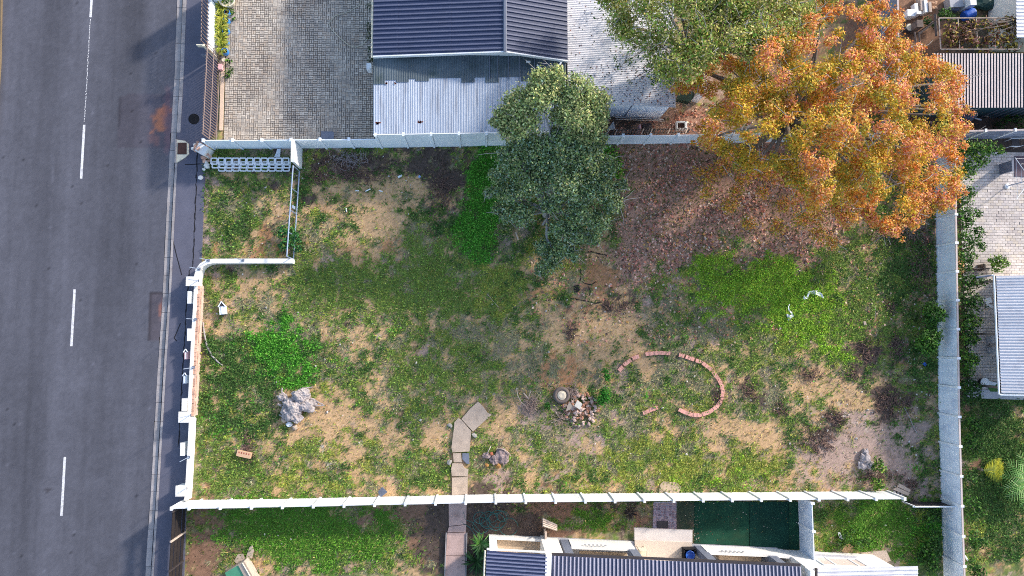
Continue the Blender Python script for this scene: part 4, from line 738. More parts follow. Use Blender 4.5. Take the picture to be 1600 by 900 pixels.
poly([(905, 861), (980, 864), (980, 880), (905, 877)], .10, .125).build('floor_mat', m_terra, bh)
pc_ = thing('porch', 'cream paved porch step in front of the terraced house door', 'porch', at(1037, 846))
poly([(992, 844), (1081, 847.5), (1081, 900), (992, 900)], -.05, .20).build('porch_floor', m_porch, pc_)
poly([(991.5, 825), (1082, 828.5), (1082, 848), (991.5, 844.5)], -.05, .16).build('porch_step', M('pale_step', lin(226, 214, 206), var=.07, scale=1.2, stain=lin(205, 190, 182), stain_amt=.5, stain_scale=1.4), pc_)
ch = thing('plastic_chair', 'cream moulded chair on the porch by the left pier', 'chair', at(1000, 858, .2))
p = at(1000, 858, .2); m = MB(); m.box(p + Vector((0, 0, .42)), (.44, .42, .04)); m.build('seat', m_cream, ch)
m = MB(); m.box(p + Vector((-.02, .2, .68)), (.42, .04, .5)); m.build('backrest', m_cream, ch)
for sx in (-.18, .18):
    for sy in (-.17, .17): MB().tube([p + Vector((sx, sy, 0)), p + Vector((sx * .95, sy * .95, .42))], .022, 5).build('leg', m_cream, ch)
    MB().tube([p + Vector((sx * 1.15, .18, .62)), p + Vector((sx * 1.15, -.16, .62))], .025, 5).build('armrest', m_cream, ch)
tb = thing('blue_tub', 'round blue tub standing in a black crate on the porch', 'tub', at(1074, 863, .2)); p = at(1074, 863, .2)
for sx, sy, dx, dy in ((-.28, 0, .05, .6), (.28, 0, .05, .6), (0, .28, .6, .05), (0, -.28, .6, .05)): MB().box(p + Vector((sx, sy, .2)), (dx, dy, .4)).build('crate_side', m_black, tb)
MB().lathe([(.17, .02), (.235, .5), (.25, .52), (.22, .52), (.2, .4), (0, .4)], p, 20).build('tub', m_bplas, tb, smooth=True)
for i, (x, y, a_, b_, c_, lab) in enumerate(((1133, 864, 1.0, .42, .5, 'long tan cardboard box on the right verandah, nearest the dark pier'), (1153, 866, .5, .4, .42, 'smaller tan cardboard box in the middle of the right verandah'), (1172, 866.5, .9, .45, .38, 'flat tan cardboard box on the right verandah by the far pier'))):
    p = at(x, y, .1); o = thing('cardboard_box', lab, 'box', p, 0, 'cardboard boxes on the verandah'); MB().box(p + Vector((0, 0, c_ / 2)), (a_, b_, c_), rz=-.06).build('carton', m_terra, o)
    for s in (-1, 1): MB().box(p + Vector((0, s * b_ * .26, c_ + .012)), (a_ * .98, b_ * .46, .02), rz=-.06).build('flap', m_terra, o)
# right hand unit
ru = thing('white_house', 'white rendered house with a small window and a pale ribbed roof at bottom right', 'house', at(1300, 866))
slab((1221, 858.5), (1363, 866), .25, 0, 2.75, -1).build('wall', m_house, ru)
slab((1225, 860), (1225, 1000), .22, 0, 3.2, 0).build('party_wall', m_house, ru)
slab((1361, 866.5), (1361, 1000), .22, 0, 2.6, 0).build('wall', m_house, ru)
t = (at(1363, 866) - at(1221, 858.5)); L_ = t.length; t.normalize(); nn = Vector((-t.y, t.x, 0)); c0 = at(1221, 858.5); az_ = math.atan2(t.y, t.x)
def onw(f, z, off): return c0 + t * (L_ * f) + nn * off + Vector((0, 0, z))
wi = MB().box(onw(.46, 1.75, .006), (2.3, .03, 1.2), rz=az_); wo = wi.build('window', M('curtain', lin(205, 188, 180), var=.12, scale=6, rough=.5), ru)
for f, w2, h2, z2 in ((.46, 2.4, .07, 2.37), (.46, 2.4, .07, 1.13), (.225, .07, 1.2, 1.75), (.36, .06, 1.2, 1.75), (.60, .06, 1.2, 1.75), (.695, .07, 1.2, 1.75)): MB().box(onw(f, z2, .03), (w2, .05, h2), rz=az_).build('frame', m_plas, wo)
MB().box(onw(.46, 1.06, .08), (2.5, .18, .06), rz=az_).build('window_sill', m_gfloor, ru)
A3, B3 = at(1277, 888, 2.85), at(1434, 884.5, 2.7); roof(ru, A3, A3 + SD * 4, B3, B3 + SD * 4, 5, 4, .03, 'ibr', m_wroof)
MB().box(A3 + SD * 2 + Vector((-.04, 0, -.04)), (.06, 4, .2), rz=math.atan2(SD.y, SD.x) + math.pi / 2).build('end_cap', m_dark, ru)
poly([(1345, 864), (1385, 860), (1392, 876), (1372, 884)], -.02, .06).build('corner_apron', m_conc, ru)
# --- house on the right
rh = thing('patio_house', 'house with a white ribbed patio roof at the right edge', 'house', at(1590, 520))
A, B = at(1556, 431, 2.6), at(1564, 614, 2.6); EX = Vector((9, 0, 2.4))
roof(rh, A, B, A + EX, B + EX, 10, 4, .035, 'ibr', m_wroof)
MB().tube([A + Vector((-.09, .05, -.02)), B + Vector((-.09, -.05, -.02)), B + Vector((.02, -.1, -.02)), B + EX + Vector((0, -.1, -.02))], .05, 6).build('eaves_gutter', m_plas, rh)
MB().box((A + B) / 2 + Vector((.0, 0, -.10)), (.06, (A - B).length, .18), rz=-math.atan2((B - A).x, -(B - A).y) * -1 * 0).build('fascia', m_dark, rh)
MB().tube([at(1525, 433.5, 2.2), at(1551, 430, 2.5)], .05, 5).build('beam', m_slate, rh); MB().tube([at(1551, 430, 2.55), at(1551, 430, 2.55) - Vector((0, 0, 2.5))], .045, 6).build('downpipe', m_plas, rh)
for f in (.04, .5, .96): q_ = A.lerp(B, f); MB().box((q_.x + .25, q_.y, 1.25), (.12, .12, 2.5)).build('post', m_dwood, rh)
MB().prism([(A.x + 1.9, A.y), (A.x + 4.5, A.y), (B.x + 4.5, B.y), (B.x + 1.9, B.y)], 0, 2.5).build('wall', m_house, rh)
structure('patio_step', poly([(1512, 610), (1640, 606), (1640, 626), (1512, 622)], -.1, .085), m_gfloor)
# --- striped garage roof and small white roof in the top right corner
gh = thing('garage', 'garage with a weathered striped corrugated roof at the right edge', 'garage', at(1540, 130))
A, B = at(1456, 84, 2.35), at(1690, 84, 2.35); A_, B_ = at(1456, 169, 2.35), at(1690, 168, 2.35)
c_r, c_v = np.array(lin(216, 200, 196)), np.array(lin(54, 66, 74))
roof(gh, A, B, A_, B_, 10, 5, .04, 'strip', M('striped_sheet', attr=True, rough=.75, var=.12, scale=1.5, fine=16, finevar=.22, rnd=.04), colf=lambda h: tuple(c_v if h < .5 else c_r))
MB().prism([(A_.x + .25, A_.y + .3), (B_.x, A_.y + .3), (B_.x, A.y - .2), (A_.x + .25, A.y - .2)], 0, 2.25).build('wall', M('teal_wall', lin(58, 84, 88), rough=.7), gh)
for i in range(9):
    p = at(1530 + i * 10, 178, 0); MB().box((p.x, A_.y + .28, 1.1), (.05, .05, 2.2)).build('wall_batten', m_slate, gh)
cs = thing('corner_shed', 'small shed with a white ribbed roof in the top right corner', 'shed', at(1610, 30))
A, B = at(1587, -30, 2.4), at(1588, 59, 2.4); roof(cs, A, B, A + Vector((3, 0, .1)), B + Vector((3, 0, .1)), 4, 4, .03, 'ibr', m_wroof); MB().prism([(A.x + .3, A.y), (A.x + 3, A.y), (B.x + 3, B.y + .25), (B.x + .3, B.y + .25)], 0, 2.3).build('wall', m_house, cs)
# ------------------------------------------------------------------ trees and shrubs
from mathutils import noise as mn
def inpoly(x, y, P):
    c = False; j = len(P) - 1
    for i in range(len(P)):
        if (P[i][1] > y) != (P[j][1] > y) and x < (P[j][0] - P[i][0]) * (y - P[i][1]) / (P[j][1] - P[i][1]) + P[i][0]: c = not c
        j = i
    return c
def plant(name, label, cat, base, clumps, pal, per, size, mat_bark, trunk_r=.12, fork=.35, limbs=12, group=None, crown='crown', shell=.55, up=.5, zs=.75, twigs=0, jit=.22, twig_mat=None):
    o = thing(name, label, cat, base, 0, group); cl = [(x - base.x, y - base.y, z, r, k) for x, y, z, r, k in clumps]
    a_, b_, c_, d_ = cloud(cl, per, size, pal, shell, up, jit, zs); link_mesh(crown, faces_mesh(crown, leaf_quads(a_, b_, d_), 4, c_, m_leaf), None, o)
    if trunk_r:
        zt = max(c[2] for c in cl) * fork; f = Vector((0, 0, zt)); tr = MB().tube([(0, 0, -.1), (.02, .01, zt * .5), (f.x, f.y, f.z)], [trunk_r * 1.25, trunk_r, trunk_r * .85], 8); tr.build('trunk', mat_bark, o, smooth=True, local=True)
        far = sorted(cl, key=lambda c: -(c[0] ** 2 + c[1] ** 2 + c[2]))
        for i in range(min(limbs, len(far))):
            c = Vector(far[i * len(far) // max(1, min(limbs, len(far)))][:3]); mid = f.lerp(c, .5) + Vector((R.uniform(-.3, .3), R.uniform(-.3, .3), .12 * (c - f).length))
            m = MB().tube([f, f.lerp(mid, .6), mid, mid.lerp(c, .55) + Vector((R.uniform(-.15, .15), R.uniform(-.15, .15), 0)), c], [trunk_r * .6, trunk_r * .45, trunk_r * .33, trunk_r * .22, trunk_r * .1], 6); m.build('limb', mat_bark, o, smooth=True, local=True)
    if twigs:
        m = MB()
        for _ in range(twigs):
            c = R.choice(cl); d = Vector((R.gauss(0, 1), R.gauss(0, 1), R.gauss(.3, .6))).normalized(); p = Vector(c[:3]) + d * c[3] * R.uniform(.2, .9); e = p + (d + Vector((R.gauss(0, .5), R.gauss(0, .5), 0))) * R.uniform(.25, .7); m.tube([p, p.lerp(e, .5) + Vector((R.gauss(0, .05), R.gauss(0, .05), .03)), e], [.018, .012, .006], 4, False)
        tag(m.build('twigs', twig_mat or mat_bark, o, local=True), kind='stuff')
    return o
def cl(px, py, z, r, k): p = at(px, py, z); return (p.x, p.y, p.z, r, k)
RP = [(1058, 102), (1095, 90), (1125, 86), (1150, 100), (1180, 70), (1215, 30), (1260, 20), (1300, 2), (1350, 8), (1398, 8), (1402, 40), (1405, 72), (1440, 75), (1458, 95), (1480, 105), (1503, 130), (1500, 160), (1512, 178), (1505, 215), (1490, 232), (1500, 300), (1470, 320), (1450, 335), (1420, 355), (1385, 372), (1365, 340), (1320, 345), (1290, 330), (1240, 300), (1180, 270), (1120, 240), (1095, 215), (1110, 180), (1150, 150), (1130, 125), (1065, 140)]
redpal = [lin(226, 148, 62), lin(214, 176, 52), lin(232, 156, 118), lin(164, 156, 60), lin(222, 136, 118), lin(150, 118, 80), lin(234, 190, 104)]
clumps = []
tries = 0
while len(clumps) < 330 and tries < 30000:
    tries += 1; x, y = R.uniform(1050, 1516), R.uniform(-10, 380)
    wx, wy = x + 16 * mn.noise(Vector((x / 22, y / 22, 1))), y + 16 * mn.noise(Vector((x / 22, y / 22, 7)))
    if not inpoly(wx, wy, RP) or mn.noise(Vector((x / 24, y / 24, 11))) > .16: continue
    d = math.hypot((x - 1290) / 225, (y - 180) / 190); z = 3.4 + 5.2 * max(0, 1 - d * d) ** .6 + 2.4 * mn.noise(Vector((x / 45, y / 45, 21))) + R.uniform(-.5, .4); r = R.uniform(.26, .56)
    if any((x - c[5]) ** 2 + (y - c[6]) ** 2 < (16 * (c[3] + r)) ** 2 * .30 for c in clumps): continue
    n_ = mn.noise(Vector((x / 42, y / 42, 3))) - .25 * (x < 1250); rim = min(1, max(0, d - .5) * 1.2) * .6 + .55 * (x > 1340) + .9 * n_ + .25 * (y < 90)
    if R.random() < .22 + .50 * rim: k = R.choice([[.75, .05, .1, .02, 0, .02, .1], [.25, .08, .5, .02, .04, .02, .12], [.25, .1, .25, 0, .22 * (x > 1330) + .02, .02, .2], [.25, .12, .12, .04, .02, .03, .5]])
    else: k = R.choice([[.1, .7, .02, .12, 0, .03, .08], [.05, .35, 0, .55, 0, .03, .03], [.3, .4, .03, .1, 0, .03, .2], [.05, .5, 0, .4, 0, .02, .06]])
    p = at(x, y, z); clumps.append((p.x, p.y, p.z, r, k, x, y))
LOW = [(1130, 260), (1160, 280), (1105, 300), (1190, 300), (1140, 320), (1225, 320), (1255, 340), (1280, 365), (1215, 355), (1170, 350),  (1090, 270), (1260, 300), (1120, 225), (1300, 380), (1145, 240), (1175, 255), (1205, 275), (1230, 255), (1110, 275), (1275, 335), (1150, 300)]
for i in range(len(RP)):                                 # ragged sprays reaching past the outline
    (xa, ya), (xb, yb) = RP[i], RP[(i + 1) % len(RP)]
    for _ in range(3):
        f = R.random(); x, y = xa + (xb - xa) * f, ya + (yb - ya) * f; dx, dy = x - 1290, y - 185; l = math.hypot(dx, dy); o_ = R.uniform(-12, 16)
        for j in range(3):
            xx, yy = x + dx / l * (o_ - 8 * j) + R.uniform(-5, 5), y + dy / l * (o_ - 8 * j) + R.uniform(-5, 5); p = at(xx, yy, 3.6 + .25 * j); clumps.append((p.x, p.y, p.z, .18 + .09 * j, [.3, .14 + .2 * (x < 1200), .36 - .2 * (x < 1200), .05, .1, .03, .2], xx, yy))
clumps = [c[:5] for c in clumps]
for x, y in LOW: clumps.append(cl(x, y, R.uniform(1.6, 2.8), R.uniform(.35, .65), [.2, .24, .10, .24, .04, .24, .12]))
for x, y in ((1315, 250), (1350, 220), (1250, 200), (1400, 160), (1300, 120), (1200, 160), (1350, 90), (1420, 260), (1240, 120), (1320, 300)): clumps.append(cl(x, y, 4.2, 1.2, [.1, .3, .02, .4, 0, .18, .05]))
big_tree = plant('autumn_tree', 'big autumn tree with orange, yellow and salmon leaves over the top right of the plot', 'tree', at(1176, 226), [c for c in clumps], redpal, 1150, .062, m_bark, .26, .40, 26, shell=.35, up=.65, twigs=520, twig_mat=m_barkg, jit=.15)
gp_ = [lin(156, 168, 106), lin(122, 144, 86), lin(200, 202, 136), lin(84, 112, 70), lin(146, 168, 136)]
UP = [(845, 125, 6.4, .6), (868, 120, 6.5, .55), (842, 150, 6.2, .85), (905, 140, 6.3, .8), (932, 156, 5.9, .7), (812, 160, 5.7, .8), (792, 178, 5.3, .65), (824, 186, 5.5, .8), (900, 175, 6.0, .9), (926, 190, 5.4, .75), (872, 180, 5.3, .55), (800, 200, 5.0, .7), (860, 140, 6.0, .8), (885, 155, 6.0, .7), (935, 175, 5.6, .6), (915, 208, 5.0, .6), (890, 205, 5.0, .55), (780, 190, 4.8, .4)]
LO = [(800, 248, 4.0, .9), (838, 232, 4.3, .9), (880, 232, 4.5, 1.0), (915, 245, 4.2, .9), (945, 262, 3.8, .7), (830, 285, 3.6, .9), (880, 285, 3.9, 1.0), (930, 292, 3.6, .9), (955, 318, 3.0, .55), (795, 300, 3.0, .7), (862, 318, 3.2, .6), (905, 330, 3.0, .85), (935, 345, 2.6, .7), (875, 355, 2.4, .7), (818, 335, 2.6, .7), (795, 335, 2.3, .5), (862, 402, 1.0, .7), (880, 385, 1.5, .65), (900, 365, 2.2, .6), (780, 275, 3.2, .5), (850, 258, 4.0, .8), (905, 300, 3.6, .8), (945, 300, 3.2, .6), (850, 385, 1.3, .5), (780, 325, 2.2, .4), (925, 368, 1.8, .5), (905, 222, 4.6, .7), (870, 216, 4.8, .6), (935, 222, 4.4, .5), (815, 222, 4.5, .6), (845, 418, .9, .4), (770, 300, 2.6, .35), (966, 292, 3.0, .35), (895, 395, 1.4, .4)]
for L_, cx_, cy_ in ((UP, 862, 165), (LO, 868, 305)):           # loose sprays round the rim
    for x, y, z, r in list(L_):
        for _ in range(3):
            a = math.atan2(y - cy_, x - cx_) + R.uniform(-.6, .6); o_ = R.uniform(10, 17) * (r + .25); L_.append((x + math.cos(a) * o_, y + math.sin(a) * o_, z - .1, R.uniform(.14, .26)))
clumps = [cl(x, y, z, r, [.42, .2, .34, .04, .05]) for x, y, z, r in UP] + [cl(x, y, z, r, [.2, .3, .06, .2, .34]) for x, y, z, r in LO]
plant('grey_green_tree', 'tall grey green evergreen leaning over the top wall and tin roof', 'tree', at(852, 336), clumps, gp_, 2500, .064, m_barkg, .16, .22, 20, shell=.4, up=.55, twigs=200, jit=.28)
LP = [(935, -20), (1300, -40), (1292, 20), (1262, 58), (1195, 84), (1135, 92), (1085, 112), (1040, 118), (1005, 112), (985, 90), (972, 60), (950, 25)]
clumps = []
while len(clumps) < 140:
    x, y = R.uniform(930, 1300), R.uniform(-60, 120)
    if inpoly(x, y, LP): clumps.append(cl(x, y, 5.0 + 2.2 * max(0, 1 - ((x - 1120) / 170) ** 2) + R.uniform(-.8, .6), R.uniform(.45, .85), [.35, .25, .25, .15]))
plant('loose_tree', 'loose olive green tree with bare pale twigs behind the white outbuilding', 'tree', at(1052, 112), clumps, [lin(172, 172, 86), lin(140, 154, 68), lin(194, 184, 122), lin(122, 166, 62)], 620, .066, m_bark, .2, .4, 20, shell=.3, twigs=620, twig_mat=m_barkg, jit=.28)
clumps = [cl(x, y, R.uniform(2.9, 3.6), r, [.6, .25, .15]) for x, y, r in ((965, 20, .5), (985, 45, .6), (1010, 20, .6), (1000, 70, .6), (1030, 60, .6), (985, 95, .4), (1015, 100, .6), (1040, 95, .5), (962, 90, .22), (966, 105, .22), (1025, 122, .4), (982, 128, .25), (940, 5, .4), (1045, 125, .35), (930, 28, .12), (958, 60, .2))]
plant('leafy_creeper_tree', 'thin dark green branches hanging over the white outbuilding roof', 'tree', at(1046, 92), clumps, [lin(52, 92, 42), lin(82, 112, 58), lin(104, 110, 72)], 360, .06, m_bark, .08, .6, 8, shell=.2)
SG = [lin(58, 96, 36), lin(84, 128, 44), lin(44, 74, 32), lin(128, 160, 60)]
def shrub(label, base, cls, wts, per=900, size=.07, name='shrub', group=None, pal=SG, tr=.04):
    return plant(name, label, 'shrub', at(*base), [cl(x, y, z, r, wts) for x, y, z, r in cls], pal, per, size, m_bark, tr, .3, 4, group, crown='foliage', shell=.4, up=.6, jit=.3)
g_ = 'hedge shrubs along the outside of the right wall'
shrub('bright green shrub right of the grey green tree below the top wall', (950, 256), [(952, 238, 1.2, .5), (962, 252, 1.0, .5), (945, 262, 1.0, .5), (966, 270, .7, .4), (935, 248, 1.1, .4)], [.35, .45, .05, .15], pal=[lin(60, 120, 28), lin(90, 160, 36), lin(40, 80, 26), lin(140, 180, 60)])
shrub('big dark green shrub at the top end of the hedge under the weathered wall', (1500, 248), [(1512, 232, 1.6, .6), (1530, 232, 1.7, .5), (1548, 232, 1.7, .45), (1520, 255, 1.4, .6), (1510, 270, 1.2, .5), (1563, 236, 1.8, .3), (1535, 250, 1.4, .45), (1503, 240, 1.2, .4)], [.4, .35, .1, .15], group=g_)
shrub('leafy shrub in the hedge beside the upper part of the pale patio', (1503, 320), [(1508, 310, 1.3, .5), (1518, 300, 1.4, .35), (1510, 335, 1.3, .55), (1528, 333, 1.3, .3), (1512, 350, 1.2, .45)], [.45, .25, .25, .05], group=g_)
shrub('dense shrub of the hedge left of the small lime coloured bush', (1506, 385), [(1510, 372, 1.3, .5), (1525, 380, 1.4, .45), (1512, 400, 1.3, .55), (1530, 362, 1.3, .35), (1508, 415, 1.1, .45), (1535, 385, 1.1, .25)], [.45, .25, .28, .02], group=g_)
shrub('dark hedge shrub left of the top corner of the white patio roof', (1508, 452), [(1512, 440, 1.2, .55), (1528, 440, 1.3, .45), (1512, 465, 1.3, .6), (1525, 472, 1.4, .5), (1514, 490, 1.2, .5), (1545, 440, 1.2, .2)], [.4, .12, .46, .02], group=g_)
shrub('hedge shrub with pale tips left of the broken white chair', (1510, 520), [(1514, 508, 1.3, .5), (1524, 502, 1.2, .5), (1516, 530, 1.3, .5), (1522, 528, 1.4, .35)], [.35, .25, .25, .15], group=g_)
shrub('yellowish hedge shrub in the shade of the patio', (1510, 570), [(1512, 560, 1.3, .45), (1520, 565, 1.4, .4), (1527, 562, 1.4, .25), (1514, 580, 1.2, .4), (1506, 552, 1.2, .3)], [.25, .35, .1, .3], group=g_)
shrub('dark hedge shrub next to the round pot on the patio', (1512, 612), [(1514, 602, 1.2, .5), (1525, 606, 1.2, .4), (1515, 622, 1.1, .45), (1530, 620, 1.0, .25)], [.4, .1, .5, 0], group=g_)
shrub('hedge shrub at the upper edge of the right lawn', (1514, 668), [(1520, 660, .9, .45), (1530, 668, .9, .35), (1518, 684, .9, .4), (1533, 680, .8, .22)], [.5, .3, .2, 0], group=g_)
shrub('small hedge shrub left of the yellow palm leaf', (1516, 700), [(1516, 692, 1.0, .4), (1530, 700, .9, .3), (1521, 708, .8, .3)], [.4, .3, .3, 0], group=g_)
shrub('small round shrub below the yellow palm leaf', (1513, 747), [(1514, 742, .9, .35), (1522, 748, .8, .32)], [.4, .2, .4, 0], group=g_)
shrub('spreading hedge shrub near the corner of the bottom panel wall', (1516, 792), [(1516, 782, .9, .42), (1530, 795, .8, .35), (1520, 805, .8, .35), (1538, 800, .6, .2)], [.45, .25, .3, 0], group=g_)
shrub('hedge shrub on the bare strip right of the lowest wall panels', (1520, 845), [(1522, 838, .9, .42), (1535, 846, .8, .36), (1526, 852, .8, .35)], [.5, .3, .2, 0], group=g_)
shrub('lowest hedge shrub at the bottom edge of the right lawn', (1520, 888), [(1520, 882, .9, .42), (1532, 892, .8, .35), (1524, 900, .8, .35)], [.45, .25, .3, 0], group=g_)
shrub('small lime green bush standing on the pale patio', (1556, 413), [(1552, 408, .7, .36), (1564, 406, .8, .34), (1558, 418, .6, .36), (1572, 412, .6, .24)], [.1, .4, .05, .45])
shrub('upper of two dark bushes against the right wall inside the plot', (1452, 493), [(1460, 490, 1.2, .6), (1452, 482, 1.0, .45), (1470, 492, 1.35, .4), (1457, 502, 1.0, .45)], [.5, .35, .15, 0], 1500)
shrub('lower of two dark bushes against the right wall inside the plot', (1446, 534), [(1452, 530, 1.1, .55), (1442, 538, 1.0, .45), (1463, 526, 1.2, .4), (1452, 543, .9, .45)], [.35, .55, .1, 0], 1500)
shrub('round green bush beside the brick edging and rubble heap', (942, 622), [(944, 613, .45, .32), (940, 626, .42, .34), (947, 621, .45, .30)], [.3, .6, .1, 0], 4200, .045, pal=[lin(44, 110, 32), lin(66, 140, 40), lin(30, 70, 26), lin(120, 160, 60)], tr=0)
shrub('tiny green bush above the round one beside the brick edging', (948, 584), [(946, 580, .3, .2), (949, 589, .28, .22)], [.4, .5, .1, 0], 5000, .04, pal=[lin(44, 110, 32), lin(66, 140, 40), lin(30, 70, 26), lin(120, 160, 60)], tr=0)
shrub('small dark green tuft left of the old tyre', (855, 634), [(855, 635, .25, .22)], [.5, .3, .2, 0], 5000, .04, pal=[lin(44, 100, 32), lin(66, 120, 40), lin(30, 70, 26), lin(120, 160, 60)], tr=0)
shrub('yellow green bush beside the grey stump at bottom right', (1372, 727), [(1372, 722, .45, .32), (1378, 732, .4, .3), (1366, 730, .35, .26)], [.25, .35, .2, .3], tr=0)
shrub('low yellow green bush above the white bottom wall at right', (1370, 756), [(1366, 752, .4, .26), (1376, 757, .35, .28), (1370, 762, .3, .24)], [.2, .4, .1, .35], tr=0)
shrub('leafy green bush growing through the lower end of the steel gate', (445, 372), [(440, 362, .45, .34), (450, 378, .5, .4), (462, 372, .5, .36), (440, 385, .35, .28), (466, 388, .4, .28), (455, 362, .5, .3)], [.3, .45, .2, .05], 900, .08, pal=[lin(50, 104, 52), lin(74, 132, 66), lin(36, 72, 40), lin(130, 150, 70)], tr=0)
shrub('dark vine bush in the bottom garden against the right wall', (1455, 830), [(1452, 812, .7, .45), (1460, 840, .7, .5), (1450, 862, .7, .5), (1458, 882, .7, .5), (1440, 872, .5, .4), (1462, 862, .9, .35)], [.4, .25, .35, 0], 700, .08, tr=0)
shrub('leafy green patch of bushes at the house wall in the lower right garden', (1335, 845), [(1322, 842, .3, .4), (1338, 850, .35, .4), (1352, 848, .3, .35), (1312, 852, .25, .3), (1330, 830, .3, .3)], [.4, .45, .15, 0], 700, .07, tr=0)
shrub('dark bush in the junk yard behind the timber beam', (1476, 24), [(1476, 22, .8, .4), (1484, 25, .7, .3)], [.4, .3, .3, 0], tr=0)
shrub('dark round bush at the foot of the leaning plank in the junk yard', (1451, 35), [(1450, 34, .5, .3), (1456, 38, .4, .25)], [.4, .1, .5, 0], tr=0)
shrub('dark green plants growing behind the striped garage roof', (1585, 192), [(1575, 188, .5, .4), (1592, 184, .5, .5), (1600, 196, .5, .4), (1560, 196, .3, .3)], [.4, .1, .5, 0], 500, .07, tr=0)
shrub('trailing plants and mixed leaves around the lowest blue pots', (352, 108), [(357, 96, .25, .2), (358, 110, .2, .22), (355, 118, .2, .2), (362, 18, .15, .22), (366, 30, .1, .12)], [.3, .3, .3, .1], 900, .06, tr=0)
# vine on the pergola
pg = thing('pergola', 'thin pipe pergola frame standing over the brown vine in the top right yard', 'pergola', at(1500, 70))
c4 = [at(1467, 28.5, 2.1), at(1590, 28.5, 2.1), at(1592, 77, 2.1), at(1470, 77, 2.1)]
for i in range(4): MB().tube([c4[i], c4[(i + 1) % 4]], .035, 5).build('beam', m_wood, pg); MB().tube([(c4[i].x, c4[i].y, 0), c4[i]], .035, 5).build('post', m_dwood, pg)
for f in (.24, .47, .7): MB().tube([c4[0].lerp(c4[1], f), c4[3].lerp(c4[2], f)], .025, 5).build('cross_bar', m_wood, pg)
clumps = [cl(x, y, R.uniform(1.9, 2.3), R.uniform(.3, .5), [.3, .3, .2, .2 + .5 * (x > 1555)]) for x, y in [(R.uniform(1478, 1580), R.uniform(34, 76)) for _ in range(34)] + [(1575, 30), (1580, 60), (1585, 72), (1540, 80), (1570, 40)]]
plant('vine', 'brown and yellow grape vine covering the pergola in the top right yard', 'vine', at(1575, 50), clumps, [lin(150, 104, 92), lin(110, 82, 60), lin(84, 84, 48), lin(170, 150, 62)], 380, .085, m_bark, .06, .7, 12, shell=.2)
# palms
def palm(name, label, bx, by, n, l, cols, h, rise, a0=0, a1=6.28):
    o = thing(name, label, 'palm', at(bx, by)); V, Cc = [], []
    for i in range(n):
        a = a0 + (a1 - a0) * (i + R.uniform(-.2, .2)) / max(1, n - (1 if a1 - a0 < 6 else 0)); d = Vector((math.cos(a), math.sin(a), 0)); s = Vector((-d.y, d.x, 0)); sp_ = []
        for k in range(15):
            t = k / 14; p = Vector((0, 0, h)) + d * l * t + Vector((0, 0, l * (rise * t - .75 * t * t)))
            sp_.append(p)
        for k in range(1, 14):
            for sg in (-1, 1):
                p = sp_[k]; q_ = p + s * sg * l * .30 * math.sin(math.pi * (k + 3) / 18) + d * l * .16 - Vector((0, 0, .03)); w_ = d * .04
                V += [p - w_, p + w_, q_ + w_ * .3, q_ - w_ * .3]; Cc.append(np.array(R.choice(cols)) * R.uniform(.75, 1.2))
        MB().tube(sp_, .014, 4, False).build('stem', m_leaf if False else M('palm_stem', lin(140, 150, 80)), o, local=True)
    link_mesh('fronds', faces_mesh('fronds', np.array([tuple(v) for v in V]), 4, np.array(Cc), m_leaf), None, o)
    if h > .3: MB().tube([(0, 0, 0), (0, 0, h)], .07, 7).build('trunk', m_bark, o, local=True)
    return o
palm('palm', 'green feathery palm at the right edge of the lower lawn', 1590, 745, 13, 1.5, [lin(140, 186, 100), lin(104, 156, 76), lin(176, 204, 130)], .8, .7)
palm('palm', 'single yellow green palm leaf sprouting on the lower right lawn', 1528, 732, 4, 1.35, [lin(206, 200, 60), lin(170, 176, 60)], .35, .5, -.28, .28)
def spikyplant(label, x, y, n, l, w_, cols, rise, cat='plant', name='spiky_plant'):
    o = link_mesh(name, spiky(0, 0, n, l, w_, cols, rise, base=Vector((0, 0, 0)), up=.1, r0=.06), None); o.location = at(x, y); return tag(o, label, cat)
spikyplant('bright spiky plant left of the terraced house corner', 752, 848, 46, .62, .035, [lin(120, 160, 84), lin(90, 140, 60), lin(160, 180, 110)], (.25, 1.2))
spikyplant('darker spiky plant below the bright one beside the house corner', 745, 876, 60, .75, .04, [lin(50, 84, 44), lin(70, 104, 52), lin(40, 66, 38)], (.2, 1.1))
spikyplant('dead dark agave on the brown soil in the shaded garden', 984, 800, 34, .42, .03, [lin(72, 60, 54), lin(52, 44, 40), lin(96, 84, 70)], (.1, .6))

# ------------------------------------------------------------------ things lying on the plot
sg = thing('steel_gate', 'open grey steel gate frame standing across the old driveway', 'gate', at(464, 336))
g0, g1 = at(468.5, 268), at(459, 405)
for z, r in ((.08, .035), (1.35, .035)): MB().tube([g0 + Vector((0, 0, z)), g1 + Vector((0, 0, z))], r, 4).build('rail', m_steel, sg)
for f in (0, .25, .49, .735, 1.0): q_ = g0.lerp(g1, f); MB().tube([q_ + Vector((0, 0, .05)), q_ + Vector((0, 0, 1.36))], .028, 4).build('upright', m_steel, sg)
q_ = g0.lerp(g1, .47); MB().box(q_ + Vector((.0, .16, .7)), (.06, .16, .45)).build('lock_plate', m_steel, sg)
lp_ = thing('lattice_stack', 'stack of white concrete lattice panels lying beside the top wall', 'panel stack', at(392, 256))
for k, (yc, z, x_a) in enumerate(((251.8, .34, 329), (257.6, .20, 331), (262.6, .06, 341))):
    m = MB(); n = 12 - k; x = x_a
    for i in range(n):
        c = at(x + 5.6, yc, z); w_, l_ = .36, .37
        if x + 11 > 462: break
        for s in (-1, 1):
            m.box(c + Vector((s * w_ * .44, 0, 0)), (.055, l_ - .1, .06)); m.box(c + Vector((0, s * l_ * .44, .002)), (w_ - .06, .055, .06))
            for s2 in (-1, 1): m.box(c + Vector((s * w_ * .40, s2 * l_ * .40, .001)), (.055, .09, .06), rz=-s * s2 * .78 * -1)
        x += 11.2
    m.build('lattice_panel', m_post, lp_)
